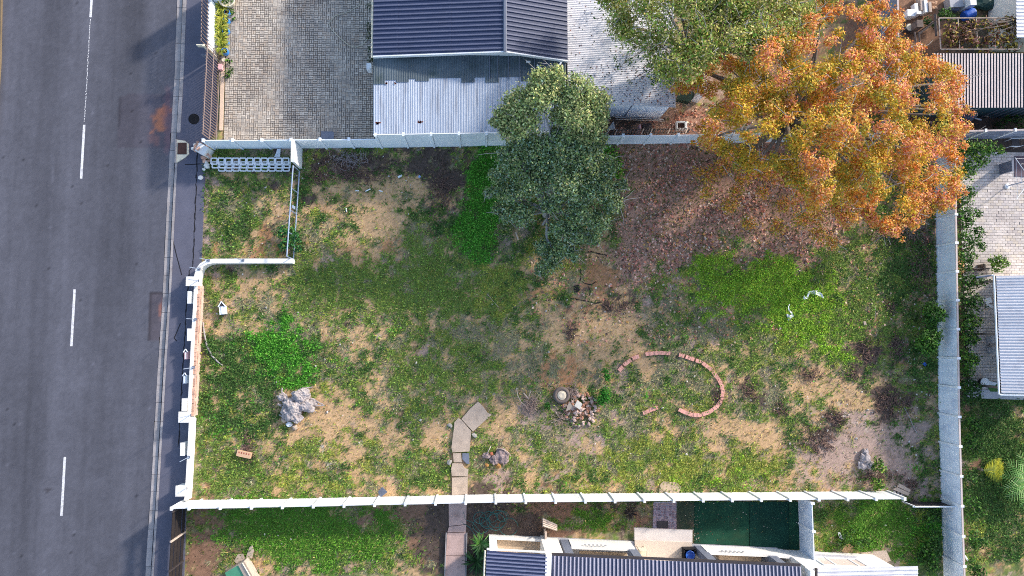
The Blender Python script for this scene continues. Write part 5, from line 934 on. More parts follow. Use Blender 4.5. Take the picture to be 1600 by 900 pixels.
m = MB().prism([at(429, 246)[:2], at(432, 240)[:2], at(434, 233.5)[:2], at(439, 233.5)[:2], at(438, 246)[:2]], .02, .10); single('broken_slab', m, m_post, 'pale broken slab between the lattice stack and the top wall', 'slab')
# broken brick pier at the north west corner
bp_ = thing('broken_pier', 'broken white plastered brick pier at the street corner of the top wall', 'pier', at(322, 236))
def rock(c, r, seed, sub=2, amp=.35, fr=1.6):
    import bmesh
    bm = bmesh.new(); bmesh.ops.create_icosphere(bm, subdivisions=sub, radius=1.0); m = MB()
    vs = []
    for v in bm.verts:
        n_ = mn.fractal(v.co * fr + Vector((seed * 3.1, seed * 1.7, seed)), .9, 2.0, 4); p = v.co * (1 + amp * n_); vs.append((c[0] + p.x * r[0], c[1] + p.y * r[1], c[2] + p.z * r[2]))
    fs = [[v.index for v in f.verts] for f in bm.faces]; bm.free(); return m.add(vs, fs)
bp0 = at(322, 240)
MB().box(at(320, 236, .42), (.55, .5, .84), rz=-.5).build('core', m_house, bp_)
for i in range(34):
    x, y = R.uniform(303, 329), R.uniform(221, 252)
    if (x - 300) < (y - 232) * .9 or x + y < 524: continue
    z = R.uniform(.05, .95) * (1 - abs(y - 234) / 40); p = at(x, y, max(.06, z)); o = link_mesh('brick', bme[R.randrange(3)] if R.random() < .65 else None or bme[0], None, bp_); o.location = p - bp_.location; o.rotation_euler = (R.uniform(-.5, .5), R.uniform(-.4, .4), R.uniform(0, 3))
for i in range(12):
    x, y = (R.uniform(301, 316), R.uniform(222, 236)) if i < 7 else (R.uniform(314, 328), R.uniform(245, 278)); p = at(x, y, .1); rock(p, (R.uniform(.08, .17), R.uniform(.08, .16), .12), i, 1, .5).build('plaster_chunk', m_house, bp_)
ms = {}
def chunk(name, label, x, y, z, r, colr, cat, group=None, seed=None):
    s = seed if seed is not None else R.randrange(6)
    if (s, colr) not in ms:
        me = rock((0, 0, 0), (1, 1, .65), s, 1, .55, 1.1).mesh('chunk'); a = me.attributes.new('col', 'FLOAT_COLOR', 'POINT')
        for d in a.data: d.color = (*lin(*colr), 1)
        me.materials.append(m_chunk); ms[(s, colr)] = me
    o = bpy.data.objects.new(name, ms[(s, colr)]); C.objects.link(o); p = at(x, y, z); o.location = (p.x, p.y, max(z, gz(p.x, p.y) + r * .2)); o.scale = (r, r * R.uniform(.6, 1.1), r * R.uniform(.6, 1)); o.rotation_euler = (R.uniform(-.4, .4), R.uniform(-.4, .4), R.uniform(0, 6)); return tag(o, label, cat, group)
for i in range(150):
    a = R.random() * 6.28; rr = R.random() ** .6; x, y = 904 + 30 * rr * math.cos(a) + 4, 640 + 27 * rr * math.sin(a); 
    kind = R.random()
    if y > 655: kind = kind * .6 + .4
    if kind < .42: chunk('brick_fragment', 'terracotta brick fragment in the rubble heap beside the tyre', x, y, .05 + .25 * (1 - rr), R.uniform(.07, .13), (174, 126, 102), 'rubble', 'terracotta fragments of the rubble heap')
    elif kind < .8: chunk('plaster_fragment', 'pinkish white plaster fragment in the rubble heap', x, y, .05 + .25 * (1 - rr), R.uniform(.06, .14), (206, 176, 162), 'rubble', 'pinkish white fragments of the rubble heap')
    else: chunk('stone_fragment', 'grey brown stone fragment in the rubble heap', x, y, .04 + .2 * (1 - rr), R.uniform(.06, .12), (150, 132, 122), 'rubble', 'grey brown fragments of the rubble heap')
def plate(name, label, pix, z, th, mat, cat='slab', tilt=0, group=None):
    m = MB(); P = [at(x, y, z) for x, y in pix]; c = sum(P, Vector()) / len(P); m.prism([p[:2] for p in P], z, z + th); m.v = [(x, y, zz + tilt * (x - c.x)) for x, y, zz in m.v]; return single(name, m, mat, label, cat, group)
plate('grey_slab', 'pointed light grey slab on the upper left of the rubble heap', [(890, 627), (895, 636), (890, 640), (884, 643), (887, 633)], .34, .05, m_conc, tilt=.2)
plate('grey_slab', 'square grey slab tilted on top of the rubble heap', [(902, 625), (910, 631), (906, 640), (897, 634)], .40, .05, M('grey_slab', lin(190, 186, 180), var=.1, scale=6), tilt=-.25)
ty = thing('old_tyre', 'old tyre filled with dry cement at the upper left of the rubble heap', 'tyre', at(877, 617))
MB().lathe([(.27, .0), (.42, .02), (.46, .1), (.46, .2), (.40, .28), (.30, .29), (.27, .24)], n=26).build('tyre', M('dusty_rubber', lin(112, 100, 94), rough=.95, var=.2, scale=6), ty, smooth=True, local=True)
MB().lathe([(0, .30), (.14, .31), (.24, .28), (.27, .2), (0, .2)], n=20).build('cement_fill', M('dry_cement', lin(206, 192, 170), var=.2, scale=7, fine=30, bump=.4), ty, local=True)
# brush piles
def brush(label, cx, cy, rx, ry, n, mat, rad=.012, long=()):
    o = thing('brush_pile', label, 'brush pile', at(cx, cy)); m = MB()
    for _ in range(n):
        p = at(cx + R.gauss(0, .5) * rx, cy + R.gauss(0, .5) * ry, R.uniform(.03, .25)); a = R.random() * 6.28; l = R.uniform(.15, .45); m.tube([p, p + Vector((math.cos(a) * l * .5, math.sin(a) * l * .5, R.uniform(-.03, .05))), p + Vector((math.cos(a + .3) * l, math.sin(a + .3) * l, R.uniform(-.05, .08)))], [rad, rad * .8, rad * .5], 4, False)
    tag(m.build('sticks', mat, o), kind='stuff')
    for pl, r in long: MB().tube([at(x, y, .12) for x, y in pl], r, 6).build('branch', m_wood, o)
brush('heap of pinkish grey sticks left of the tyre', 830, 632, 12, 14, 150, m_twig, long=(([(807, 606), (809, 618), (814, 628), (823, 636)], .022), ([(818, 614), (824, 621), (827, 624)], .03), ([(829, 611), (826, 622)], .02)))
brush('tangle of pale sticks between the tyre and the top of the rubble heap', 896, 612, 9, 16, 90, m_twig, long=(([(891, 612), (893, 620), (897, 625)], .02), ([(902, 608), (898, 616)], .02)))
brush('thin sticks strewn left of the rubble heap', 876, 652, 14, 14, 70, m_twig, long=(([(861, 661), (868, 658), (875, 655)], .018), ([(868, 643), (872, 650)], .03)))
brush('pale broken sticks along the top wall near the steel gate', 548, 248, 26, 12, 110, M('pale_twig', lin(150, 140, 140), var=.25, scale=8))
brush('dark stick heap under the orange tree at the right wall', 1425, 360, 16, 12, 90, m_twig, long=(([(1420, 340), (1428, 352), (1424, 363)], .025), ([(1410, 362), (1418, 352)], .02)))
def stick(name, label, pl, r, mat, cat, z=.05): m = MB().tube([at(x, y, z) for x, y in pl], r, 6); return single(name, m, mat, label, cat, smooth=True)
stick('fallen_branch', 'long curved grey branch lying beside the street wall', [(317, 503), (319, 520), (323, 540), (331, 556), (341, 566), (348, 571)], [.03, .045, .05, .05, .04, .02], m_barkg, 'branch')
stick('bamboo_stick', 'thin upright looking cane lying in the grass near the right bushes', [(1368, 478), (1367.5, 500)], .014, m_wood, 'stick')
stick('fallen_branch', 'thin grey branch lying in the bottom right corner by the wall', [(1413, 637), (1420, 650), (1428, 668), (1432, 676)], .022, m_barkg, 'branch')
stick('thin_pole', 'thin pale stick lying on the yellow grass in the middle of the plot', [(761, 459), (772, 472), (779, 480)], .014, m_wood, 'stick')
stick('white_post', 'short pale stick poking from the weeds left of the green tree', [(806, 363), (810, 375)], .035, m_wood, 'stick', .15)
stick('fallen_branch', 'forked bare grey branch on the ground at the foot of the green tree', [(848, 352), (852, 344), (864, 337), (872, 322)], [.06, .05, .035, .02], m_barkg, 'branch', .5)
# stepping slabs
for lab, pl in (('largest pinkish slab at the top end of the broken stepping path', [(747, 627), (755, 635), (762, 645), (768, 648), (739, 674), (721, 654.5), (735, 638)]),
    ('long worn slab with a pointed top in the broken stepping path', [(716, 653), (720.5, 655.5), (736.5, 673.5), (735, 690), (733.5, 705), (707, 706.5), (705.5, 699), (709, 672), (710, 660)]),
    ('small pale broken slab on the left of the stepping path', [(708, 708), (720.5, 708), (721.5, 722), (709, 722)]),
    ('small bluish slab on the right of the stepping path', [(722.5, 708), (733, 708), (733.5, 725), (729, 724), (722.5, 717)]),
    ('cracked slab with a missing right corner in the stepping path', [(707, 723.5), (722, 724), (726, 731), (732, 733), (731, 744), (706, 743.5), (705, 733)]),
    ('lowest square slab of the stepping path touching the white bottom wall', [(706.5, 746), (731, 745), (730.5, 772), (706, 773)])):
    plate('stepping_slab', lab, pl, .02, .075 + R.uniform(-.01, .01), m_slate if 'bluish' in lab else m_conc, 'slab', tilt=R.uniform(-.02, .02))
for (x, y, lab) in ((742, 680, 'small grey stone beside the joint of the two largest stepping slabs'), (703, 665, 'dark grey lump left of the long stepping slab'), (702, 722, 'whitish stones left of the small pale stepping slab')): chunk('stone', lab, x, y, .05, .16, (172, 166, 158), 'stone')
# tree stumps
st = thing('tree_stump', 'large gnarled grey uprooted tree stump on orange soil', 'stump', at(466, 636))
m = MB()
for i, (x, y, z, rx, ry, rz_) in enumerate(((457, 640, .25, .50, .55, .38), (470, 618, .28, .48, .34, .36), (478, 634, .22, .48, .34, .30), (452, 630, .2, .36, .3, .32), (463, 652, .16, .3, .28, .24), (450, 648, .16, .3, .22, .22), (442, 620, .15, .26, .16, .2), (474, 612, .24, .26, .2, .24), (488, 630, .15, .26, .16, .18))): q_ = rock(at(x, y, z), (rx, ry, rz_), i + 4, 4, .40, 1.7); m.add(q_.v, q_.f)
m.build('stump_wood', m_stump, st, smooth=False)
for pl, r in (([(480, 622), (490, 624), (500, 630), (505, 632)], .07), ([(485, 634), (495, 634), (507, 633)], .05), ([(446, 618), (440, 612), (441, 606)], .07), ([(452, 650), (444, 652), (436, 648)], .06), ([(470, 610), (480, 606), (488, 605)], .06), ([(447, 622), (438, 618), (432, 619)], .05), ([(482, 645), (490, 640), (494, 645)], .03), ([(440, 634), (434, 631)], .07)): MB().tube([at(x, y, .15) for x, y in pl], [r, r * .75] + [r * .5] * (len(pl) - 2), 6).build('root', m_stump, st)
for i, (x, y) in enumerate(((452, 663), (461, 668), (444, 656))): rock(at(x, y, .08), (.17, .14, .12), i + 20, 2, .4).build('stone', m_post if i == 0 else m_conc, st)
s2 = thing('tree_stump', 'low rotten stump with orange fungi beside the stepping path', 'stump', at(781, 714))
m = MB()
for i, (x, y, rx, ry, rz_) in enumerate(((783, 712, .36, .38, .16), (773, 718, .26, .28, .15), (788, 716, .24, .34, .14), (761, 712, .24, .16, .14))): q_ = rock(at(x, y, .08), (rx, ry, rz_), i + 31, 3, .4, 2.2); m.add(q_.v, q_.f)
m.build('stump_wood', M('rotten_wood', lin(150, 132, 130), rough=1, var=.3, scale=5, fine=22, finevar=.3, bump=.8, stain=lin(84, 74, 74), stain_amt=.8, stain_scale=4), s2)
for i, (x, y, r) in enumerate(((767.5, 709, .10), (760.5, 727, .10), (779, 728.5, .14), (788, 708, .06))): rock(at(x, y, .14), (r, r, r * .7), i + 50, 2, .45, 2.5).build('fungus', m_fung if i else M('red_fungus', lin(166, 98, 74), var=.15, scale=9), s2)
stick('fallen_branch', 'bent pale stick lying over the rotten stump', [(777, 701), (786, 702), (793, 706), (798, 712)], .022, m_wood, 'branch', .22); stick('fallen_branch', 'short pale stick standing at the left of the rotten stump', [(767, 697), (764, 703), (761, 709)], .025, m_wood, 'branch', .18)
rk2 = MB()
for i, (x, y, rx, ry, rz_) in enumerate(((1352, 716, .28, .36, .2), (1347, 727, .26, .24, .18), (1360, 727, .24, .2, .18), (1352, 706, .18, .2, .15))): q_ = rock(at(x, y, .06), (rx, ry, rz_), i + 61, 3, .4, 1.8); rk2.add(q_.v, q_.f)
single('grey_stump', rk2, m_stump, 'small grey three lobed stump left of the yellow green bush at bottom right', 'stump')
# bricks of the round edging
be = thing('brick_edging', 'curved pink brick edging around an old flower bed', 'edging', at(1070, 600))
RNG = [(966, 580), (976, 569), (990, 559), (1012.7, 552.7), (1030.7, 551.3), (1044, 552), (1056, 553.5), (1066.7, 556), (1080, 560.5), (1096, 566), (1110.7, 577.3), (1121, 590.7), (1127.3, 602), (1129, 613), (1126.7, 625.3), (1118.7, 636), (1106.7, 644), (1093.3, 648.7), (1080, 648), (1069.3, 644), (1060, 639.3)]
eb = []
for k in range(4): me = MB().box((0, 0, 0), (.095 + .003 * k, .205, .10)).mesh('brick'); me.materials.append(m_brick); eb.append(me)
def lay(path, skip=None):
    P = [at(*p) for p in path]; L = [0]
    for i in range(1, len(P)): L.append(L[-1] + (P[i] - P[i - 1]).length)
    s = 0
    while s < L[-1]:
        i = max(j for j in range(len(P) - 1) if L[j] <= s); t = (P[i + 1] - P[i]).normalized(); p = P[i] + t * (s - L[i]); px, py = px_of(p.x, p.y)
        if not (skip and skip(px, py)): o = link_mesh('brick', eb[R.randrange(4)], None, be); o.location = p + Vector((R.uniform(-.008, .008), R.uniform(-.008, .008), .025 + R.uniform(-.012, .012))) - be.location; o.rotation_euler = (R.uniform(-.03, .03), R.uniform(-.03, .03), math.atan2(t.y, t.x) + R.uniform(-.04, .04))
        s += .098
lay(RNG, lambda x, y: (1048 < x < 1060 and y < 560) or (x < 1008 and R.random() < .25) or (1062 < x < 1090 and y < 570 and R.random() < .25)); lay([(1026, 636.7), (1016, 640.5), (1004, 645.5)])
# odd bits
mb_ = thing('brick_block', 'perforated orange brick block lying in the weeds at lower left', 'brick', at(383, 709), -.22)
MB().box((0, 0, .12), (.74, .30, .2)).build('block', M('tan_brick', lin(212, 172, 140), var=.12, scale=8), mb_, local=True)
for i in range(5): MB().box((-.26 + i * .13, .06, .221), (.06, .08, .01)).build('hole', m_rbrick, mb_, local=True)
plate('slate_tile', 'dark grey corner of slate leaning by the white bottom wall', [(590, 769), (597, 760.5), (606, 768), (595, 777)], .05, .04, m_slate, 'tile', tilt=.3)
plate('broken_slab', 'upper half of a cracked pale slab at the bottom right corner', [(1404.5, 755), (1421, 764.5), (1419.5, 768.5), (1401.5, 760)], .12, .08, m_conc, tilt=.1); plate('broken_slab', 'lower half of a cracked pale slab at the bottom right corner', [(1401, 761), (1419.3, 769.5), (1417, 774), (1394.5, 764.5)], .10, .08, m_conc, tilt=.1)
for i, (x, y) in enumerate(((1397, 770), (1403, 772), (1409, 774))): chunk('stone', ('left', 'middle', 'right')[i] + ' grey lump in the row under the cracked pale slab', x, y, .05, .15, (176, 170, 168), 'stone')
plate('buried_slab', 'tan flat slab half buried at the foot of the white bottom wall', [(1031, 757), (1036, 752), (1056, 753), (1064, 760), (1060, 771), (1029, 771)], -.01, .06, m_terra)
def ribbonobj(name, label, pl, w_, mat, cat):
    m = MB(); P = [at(x, y, .06 + .05 * (i % 2)) for i, (x, y) in enumerate(pl)]; L, Rr = [], []
    for i, p in enumerate(P):
        t = (P[min(i + 1, len(P) - 1)] - P[max(i - 1, 0)]).normalized(); s = Vector((-t.y, t.x, .3 * (-1) ** i)) * (w_[i] if hasattr(w_, '__len__') else w_) / 2; L.append(p + s); Rr.append(p - s)
    for i in range(len(P) - 1): m.quad(L[i], Rr[i], Rr[i + 1], L[i + 1]); m.quad(L[i] - Vector((0, 0, .01)), L[i + 1] - Vector((0, 0, .01)), Rr[i + 1] - Vector((0, 0, .01)), Rr[i] - Vector((0, 0, .01)))
    return single(name, m, mat, label, cat)
ribbonobj('plastic_sheet', 'curved strip of white plastic on the bright grass, the right one of two', [(1256, 468), (1258, 464), (1261, 466), (1264, 457), (1270, 456.5), (1277, 457.5), (1283, 461), (1287, 466)], [.12, .2, .12, .1, .2, .26, .18, .03], m_plas, 'plastic scrap')
ribbonobj('plastic_sheet', 'squiggly white plastic strip on the bright grass, the left one of two', [(1234, 475), (1232, 479), (1233, 485), (1237, 489), (1238, 493), (1233, 497), (1230, 491)], [.05, .06, .06, .1, .16, .3, .1], m_plas, 'plastic scrap')
ribbonobj('plastic_bag', 'torn pale plastic bag in the lower right garden grass', [(1311, 832), (1312, 836), (1316, 842), (1320, 838)], [.12, .16, .3, .1], m_plas, 'plastic scrap')
ribbonobj('blue_scrap', 'small blue scrap on the dark soil by the right wall', [(1443, 567), (1447, 571)], .16, m_bplas, 'plastic scrap'); ribbonobj('paper_scrap', 'white scrap beside the blue wrapper near the top wall', [(622, 277), (628, 274)], .12, m_plas, 'scrap'); ribbonobj('wrapper', 'small blue wrapper on the soil near the top wall', [(654, 275), (657, 277)], .14, M('pale_blue', lin(140, 170, 215)), 'scrap')
for i, (x, y, dx, dy) in enumerate(((558, 298, 3, 0), (575, 297, 4, -2), (595, 298.5, 3, 1), (541, 328, .5, 3))):
    tag(stick('pipe_offcut', 'short white pipe offcut on the patchy soil below the top wall', [(x - dx, y - dy), (x + dx, y + dy)], .035, m_plas, 'pipe'), group='white pipe offcuts')
AREAS = [(550, 255, 60, 26, 26), (620, 290, 60, 40, 14), (470, 268, 20, 10, 4), (1430, 590, 26, 120, 44), (1300, 660, 70, 50, 36), (1400, 650, 40, 60, 26), (1390, 740, 60, 24, 16), (520, 600, 120, 90, 26), (420, 480, 90, 70, 16), (700, 680, 120, 70, 22), (950, 700, 120, 50, 16), (850, 480, 90, 60, 12), (1220, 650, 60, 60, 18), (1060, 600, 40, 30, 8), (1080, 740, 120, 30, 8), (390, 320, 60, 60, 10), (400, 840, 70, 40, 8), (1380, 810, 70, 25, 5), (1440, 430, 20, 60, 8)]
for cx, cy, rx, ry, n in AREAS:
    for _ in range(int(n * .85)):
        x, y = cx + R.gauss(0, .6) * rx, cy + R.gauss(0, .6) * ry
        if not (322 < x < 1456 and 238 < y < 766): 
            if cy < 780: continue
        if 700 < x < 740 and y > 640: continue
        big_ = R.random() < .15
        tag(chunk('pale_stone', None, x, y, .02, R.uniform(.025, .055) * (1.6 if big_ else 1), (214, 206, 196), 'stone'), 'small pale stone chip lying on the soil and grass', 'stone', 'pale stone chips scattered over the gardens')
# soil crack and hole: thin dark clefts
m = MB()
for pl in ([(845, 468), (858, 469), (868, 466), (880, 468), (893, 466), (902, 468), (915, 470), (930, 474), (940, 472)], [(907, 420), (908, 430), (907, 438), (914, 443), (924, 445), (931, 440)], [(919, 447), (923, 455), (921, 462)], [(900, 391), (914, 394), (925, 393), (938, 397), (950, 399)]):
    for i in range(len(pl) - 1):
        a, b = at(*pl[i]), at(*pl[i + 1]); a.z = gz(a.x, a.y) + .022; b.z = gz(b.x, b.y) + .022; t = (b - a).normalized(); s = Vector((-t.y, t.x, 0)) * R.uniform(.012, .05); m.add([a - s * .6, b - s, b + s, a + s * .6], [(0, 1, 2, 3)])
structure('soil_crack', m, m_void)
m = MB(); c = at(901, 451); n = 14; m.add([(c.x + .2 * R.uniform(.75, 1.1) * math.cos(6.28 * i / n), c.y + .24 * R.uniform(.75, 1.1) * math.sin(6.28 * i / n), gz(c.x, c.y) + .03) for i in range(n)], [tuple(range(n))]); structure('burrow_hole', m, m_void)

# ------------------------------------------------------------------ bottom gardens
df = thing('board_fence', 'dark board fence along the pavement below the bottom panel wall', 'fence', at(288, 840))
f0, f1 = at(290.5, 787), at(283, 920); d = (f1 - f0); a_ = math.atan2(d.y, d.x)
for k in range(3):
    for j in range(4): p = f0 + d * ((k + .5) / 3) + Vector((R.uniform(-.01, .01), 0, .2 + j * .4)); MB().box(p, (d.length / 3 - .05, .035, .30), rz=a_, ).build('fence_board', M('black_board', lin(44, 38, 38), rough=.9), df)
for k in range(4): p = f0 + d * (k / 3); MB().box(p + Vector((.05, 0, .85)), (.08, .08, 1.7)).build('post', m_wood if k == 1 else m_dark, df)
kn = thing('kennel', 'small kennel with a green roof and white edge at the bottom left', 'kennel', at(378, 902))
P4 = [at(352, 894.5, .75), at(379, 879, .95), at(398, 912, .95), at(366, 930, .75)]
m = MB(); m.prism([(p.x * .995 + .005 * P4[0].x, p.y) for p in P4], 0, .72); m.build('body', m_wood, kn)
m = MB(); m.add(P4 + [p + Vector((0, 0, .05)) for p in P4], [(0, 3, 2, 1), (4, 5, 6, 7), (0, 1, 5, 4), (1, 2, 6, 5), (2, 3, 7, 6), (3, 0, 4, 7)]); m.build('roof', m_tarp, kn)
e = [P4[1], P4[2], P4[2].lerp(P4[3], .22), P4[1].lerp(P4[0], .22)]; m = MB(); m.add([p + Vector((0, 0, .056)) for p in e] + [p + Vector((0, 0, .085)) for p in e], [(0, 1, 2, 3), (7, 6, 5, 4)] + [(i, (i + 1) % 4, 4 + (i + 1) % 4, 4 + i) for i in range(4)]); m.build('roof_edge', m_conc, kn)
MB().tube([P4[1] + Vector((.03, 0, .1)), P4[2] + Vector((.03, 0, .1))], .03, 4).build('trim', m_cream, kn)
plate('flat_stone', 'flat pale stone above the kennel, the longer one', [(390, 855), (394, 850), (397, 860), (394, 872), (384, 872)], .0, .05, m_conc, 'stone'); plate('flat_stone', 'flat pale stone above the kennel, the squat one', [(372, 866), (380, 865), (383, 873), (370, 880), (366, 876)], .0, .05, m_conc, 'stone')
pa = sthing('garden_path')
for pl in ([(701, 786), (729, 786), (728.5, 819), (701.5, 822)], [(701.5, 823), (728.5, 820), (728, 831), (699, 832)], [(699, 833), (728, 832), (727, 868), (697, 868)], [(697, 869), (727, 869), (726, 930), (694, 930)]): poly(pl, -.1, .07 + R.uniform(-.006, .006)).build('path_slab', M('path_concrete', lin(196, 166, 156), var=.16, scale=1.6, fine=24, finevar=.2, stain=lin(120, 96, 88), stain_amt=.5, stain_scale=1.2), pa)
for xa, xb in ((697.5, 694), (729.5, 727)): slab((xa, 832), (xb, 930), .06, -.05, .14, 0).build('path_edging', m_kerb, pa)
m = MB()
for i in range(9):
    cx, cy, r = R.uniform(742, 795), R.uniform(800, 826), R.uniform(.22, .5); c = at(cx, cy, .05 + .02 * i); m.tube([c + Vector((r * math.cos(t) * 1.1, r * math.sin(t), .03 * math.sin(3 * t))) for t in np.linspace(0, 5.9, 16)], .016, 4, False)
m.tube([at(x, y, .06) for x, y in ((724, 800), (727, 812), (738, 816), (750, 830), (742, 836), (735, 825), (720, 815))], .016, 4)
single('coiled_hose', m, m_hose, 'tangled green garden hose on the shaded soil beside the path', 'hose')
wp = thing('plank_bundle', 'bundle of pale weathered planks resting on a post in the shaded garden', 'planks', at(858, 820))
for i in range(4): a, b = at(848, 811 + i * 3.4, .7), at(870, 821 + i * 2.4, .35); dd = b - a; MB().tube([a, b], .055, 4).build('plank', m_wood, wp)
MB().tube([at(850, 828, 0), at(851, 828, .9)], .05, 6).build('post', m_dwood, wp); MB().box(at(852, 836, .35), (.10, .5, .7)).build('post', m_wood, wp)
structure('turf', poly([(1085, 784), (1170, 784), (1170.5, 853), (1085, 849)], -.05, .045), m_turf)
structure('turf', poly([(1171, 784), (1232, 784), (1233, 858), (1171.5, 854)], -.05, .052), M('turf_strip', lin(22, 62, 50), rough=1, var=.3, scale=.9, fine=30, finevar=.35, bump=.4))
structure('turf', poly([(1232.5, 784), (1247, 784), (1249, 859), (1233.5, 858)], -.05, .048), m_turf)
structure('turf', poly([(1057, 784), (1084.5, 784), (1084.5, 829), (1057, 827)], -.05, .04), M('worn_turf', lin(62, 74, 58), rough=1, var=.35, scale=1.6, fine=26, finevar=.35, bump=.4, stain=lin(96, 78, 66), stain_amt=.7, stain_scale=1.3))
V, Cc, Nn, Ss = [], [], [], []
for _ in range(170):
    x, y = (R.uniform(1060, 1246), R.uniform(786, 845)) if R.random() < .5 else (1083 + R.gauss(0, 7), R.uniform(800, 856)); p = at(x, y, .062); V.append(tuple(p)); Nn.append((R.gauss(0, .3), R.gauss(0, .3), 1)); Cc.append(np.array(R.choice([lin(150, 140, 120), lin(196, 190, 176), lin(120, 96, 70), lin(90, 100, 60)]))); Ss.append(R.uniform(.018, .05))
tag(link_mesh('turf_debris', faces_mesh('turf_debris', leaf_quads(np.array(V), unit(np.array(Nn)), np.array(Ss), .6), 4, np.array(Cc), m_leaf), None), 'dry leaves and crumbs scattered over the dark green turf', 'leaf litter', kind='stuff')
V, Cc = [], []; a, b = at(1020.5, 827), at(1056.5, 785); structure('crazy_path', poly([(1022, 784), (1057.5, 784), (1056, 828), (1020, 826)], -.05, .04), M('pale_joint', lin(196, 186, 190), var=.15, scale=5))
nxs, nys = 9, 10; J = {(i, j): (a.x + (b.x - a.x) * (i + R.uniform(-.32, .32) * (0 < i < nxs)) / nxs, a.y + (b.y - a.y) * (j + R.uniform(-.32, .32) * (0 < j < nys)) / nys) for i in range(nxs + 1) for j in range(nys + 1)}
for i in range(nxs):
    for j in range(nys):
        q_ = [J[i, j], J[i + 1, j], J[i + 1, j + 1], J[i, j + 1]]; c = (sum(p[0] for p in q_) / 4, sum(p[1] for p in q_) / 4); s = R.uniform(.7, .88); q_ = [(c[0] + (p[0] - c[0]) * s, c[1] + (p[1] - c[1]) * s) for p in q_]; T = [(x, y, .058) for x, y in q_]; B = [(x, y, .03) for x, y in q_]
        k = np.array(R.choice([lin(150, 124, 128), lin(176, 150, 148), lin(128, 108, 116), lin(162, 140, 150)])) * R.uniform(.85, 1.15); V += T; Cc.append(k)
        for e in range(4): V += [T[e], B[e], B[(e + 1) % 4], T[(e + 1) % 4]]; Cc.append(k * .9)
tag(link_mesh('paving_stone', faces_mesh('paving_stone', np.array(V), 4, np.array(Cc), m_chunk), None), 'irregular purple grey stones of the crazy paved garden path', 'paving', kind='stuff')
m = poly([(1027, 814.5), (1044, 814.5), (1044, 825), (1027, 825)], .06, .085); single('door_mat', m, m_dark, 'dark rectangular mat on the crazy paved path before the porch', 'mat')
wf = thing('mesh_screen', 'dark see-through screen with a white top rail closing the corner of the bottom wall', 'screen', at(1440, 782))
s0, s1 = at(1409, 783), at(1476, 783.5); t0, t1 = s0 + Vector((0, 0, 1.12)), s1 + Vector((0, 0, 1.12)); MB().tube([s0 + Vector((-.1, -.02, 1.12)), t1 + Vector((.05, 0, 0))], .045, 5).build('top_rail', m_plas, wf)
t0, t1 = at(1408, 783), at(1474, 784.5)
for i in range(46): p = t0.lerp(t1, i / 45); MB().box(p + Vector((0, 0, .56)), (.034, .012, 1.1)).build('screen_bar', m_slate if False else m_dark, wf)
for p in (s0, s1): MB().box(p + Vector((0, 0, .6)), (.06, .06, 1.2)).build('post', m_post, wf)

# ------------------------------------------------------------------ right hand patio
pc2 = thing('broken_chair', 'broken white plastic chair lying on the patio beside the white roof', 'chair', at(1538, 476)); p = at(1538, 470)
MB().box(p + Vector((0, 0, .3)), (.36, .30, .04), rz=.3).build('seat', m_plas, pc2); MB().box(p + Vector((.12, -.28, .25)), (.4, .12, .04), rz=-.5).build('backrest', m_plas, pc2)
for s, e in (((-.12, -.1), (.15, -.42)), ((.15, .1), (.24, -.1)), ((-.2, .1), (-.3, -.1))): MB().tube([p + Vector((*s, .28)), p + Vector((*e, .05))], .03, 5).build('leg', m_plas, pc2)
m = MB().lathe([(.18, 0), (.22, .2), (.24, .34), (.2, .34), (.16, .2), (0, .2)], n=20); o = single('round_pot', m, m_black, 'black round pot with a pale rim on the shaded patio', 'pot', base=Vector((0, 0, 0))); o.location = at(1532, 597, .07)
m = MB().lathe([(.235, .34), (.265, .35), (.235, .37)], n=20); m.build('rim', m_plas, o, local=True)
m = MB().prism([at(1542, 595)[:2], at(1554, 598)[:2], at(1551, 602)[:2], at(1542, 601)[:2]], .1, .2); single('white_rag', m, m_plas, 'white crumpled rag between the round pot and the patio house', 'rag')
for i, (x, y, lab) in enumerate(((1548, 530, 'upper of two grey unit boxes under the patio roof edge'), (1549, 547, 'lower of two grey unit boxes under the patio roof edge'))): m = MB().box(at(x, y, .3), (.2, .38, .45)); m.box(at(x - 3, y, .3), (.02, .3, .34)); single('unit_box', m, m_gfloor, lab, 'box')
m = poly([(1541, 601), (1558, 600), (1560, 612), (1548, 612)], .06, .10); single('green_mat', m, M('mat_green', lin(70, 110, 52)), 'small green mat under the corner of the white patio roof', 'mat')
wl = thing('clothes_dryer', 'rotary clothes dryer with thin white lines on the pale patio', 'clothes dryer', at(1573, 291, .06)); b0 = at(1573, 291, .06); tp = b0 + Vector((.05, 0, 1.9))
MB().lathe([(0, .0), (.15, 0), (.14, .06), (.05, .1), (0, .1)], b0, 18).build('base', m_plas, wl); MB().tube([b0, tp], .03, 6).build('pole', m_steel, wl)
arms = [tp + Vector((1.6 * math.cos(t), 1.6 * math.sin(t), .1)) for t in (2.35, 3.92, 5.5, .78)]
for a in arms: MB().tube([tp - Vector((0, 0, .25)), a], .018, 4).build('arm', m_plas, wl)
for f in (.45, .7, .95):
    m = MB()
    for i in range(4): m.tube([tp.lerp(arms[i], f), tp.lerp(arms[(i + 1) % 4], f)], .006, 3, False)
    m.build('line', m_plas, wl)
gc = thing('garden_chair', 'thin white framed chair under the weathered wall at far right', 'chair', at(1577, 222)); p = at(1577, 226)
for dy in (-.22, .22): MB().tube([p + Vector((-.25, dy, .45)), p + Vector((.25, dy, .45)), p + Vector((.3, dy, .9))], .025, 5).build('frame', m_plas, gc)
MB().box(p + Vector((0, 0, .45)), (.44, .4, .03)).build('seat', m_dark, gc); MB().tube([p + Vector((.3, -.22, .9)), p + Vector((.3, .22, .9))], .025, 5).build('back_rail', m_plas, gc)
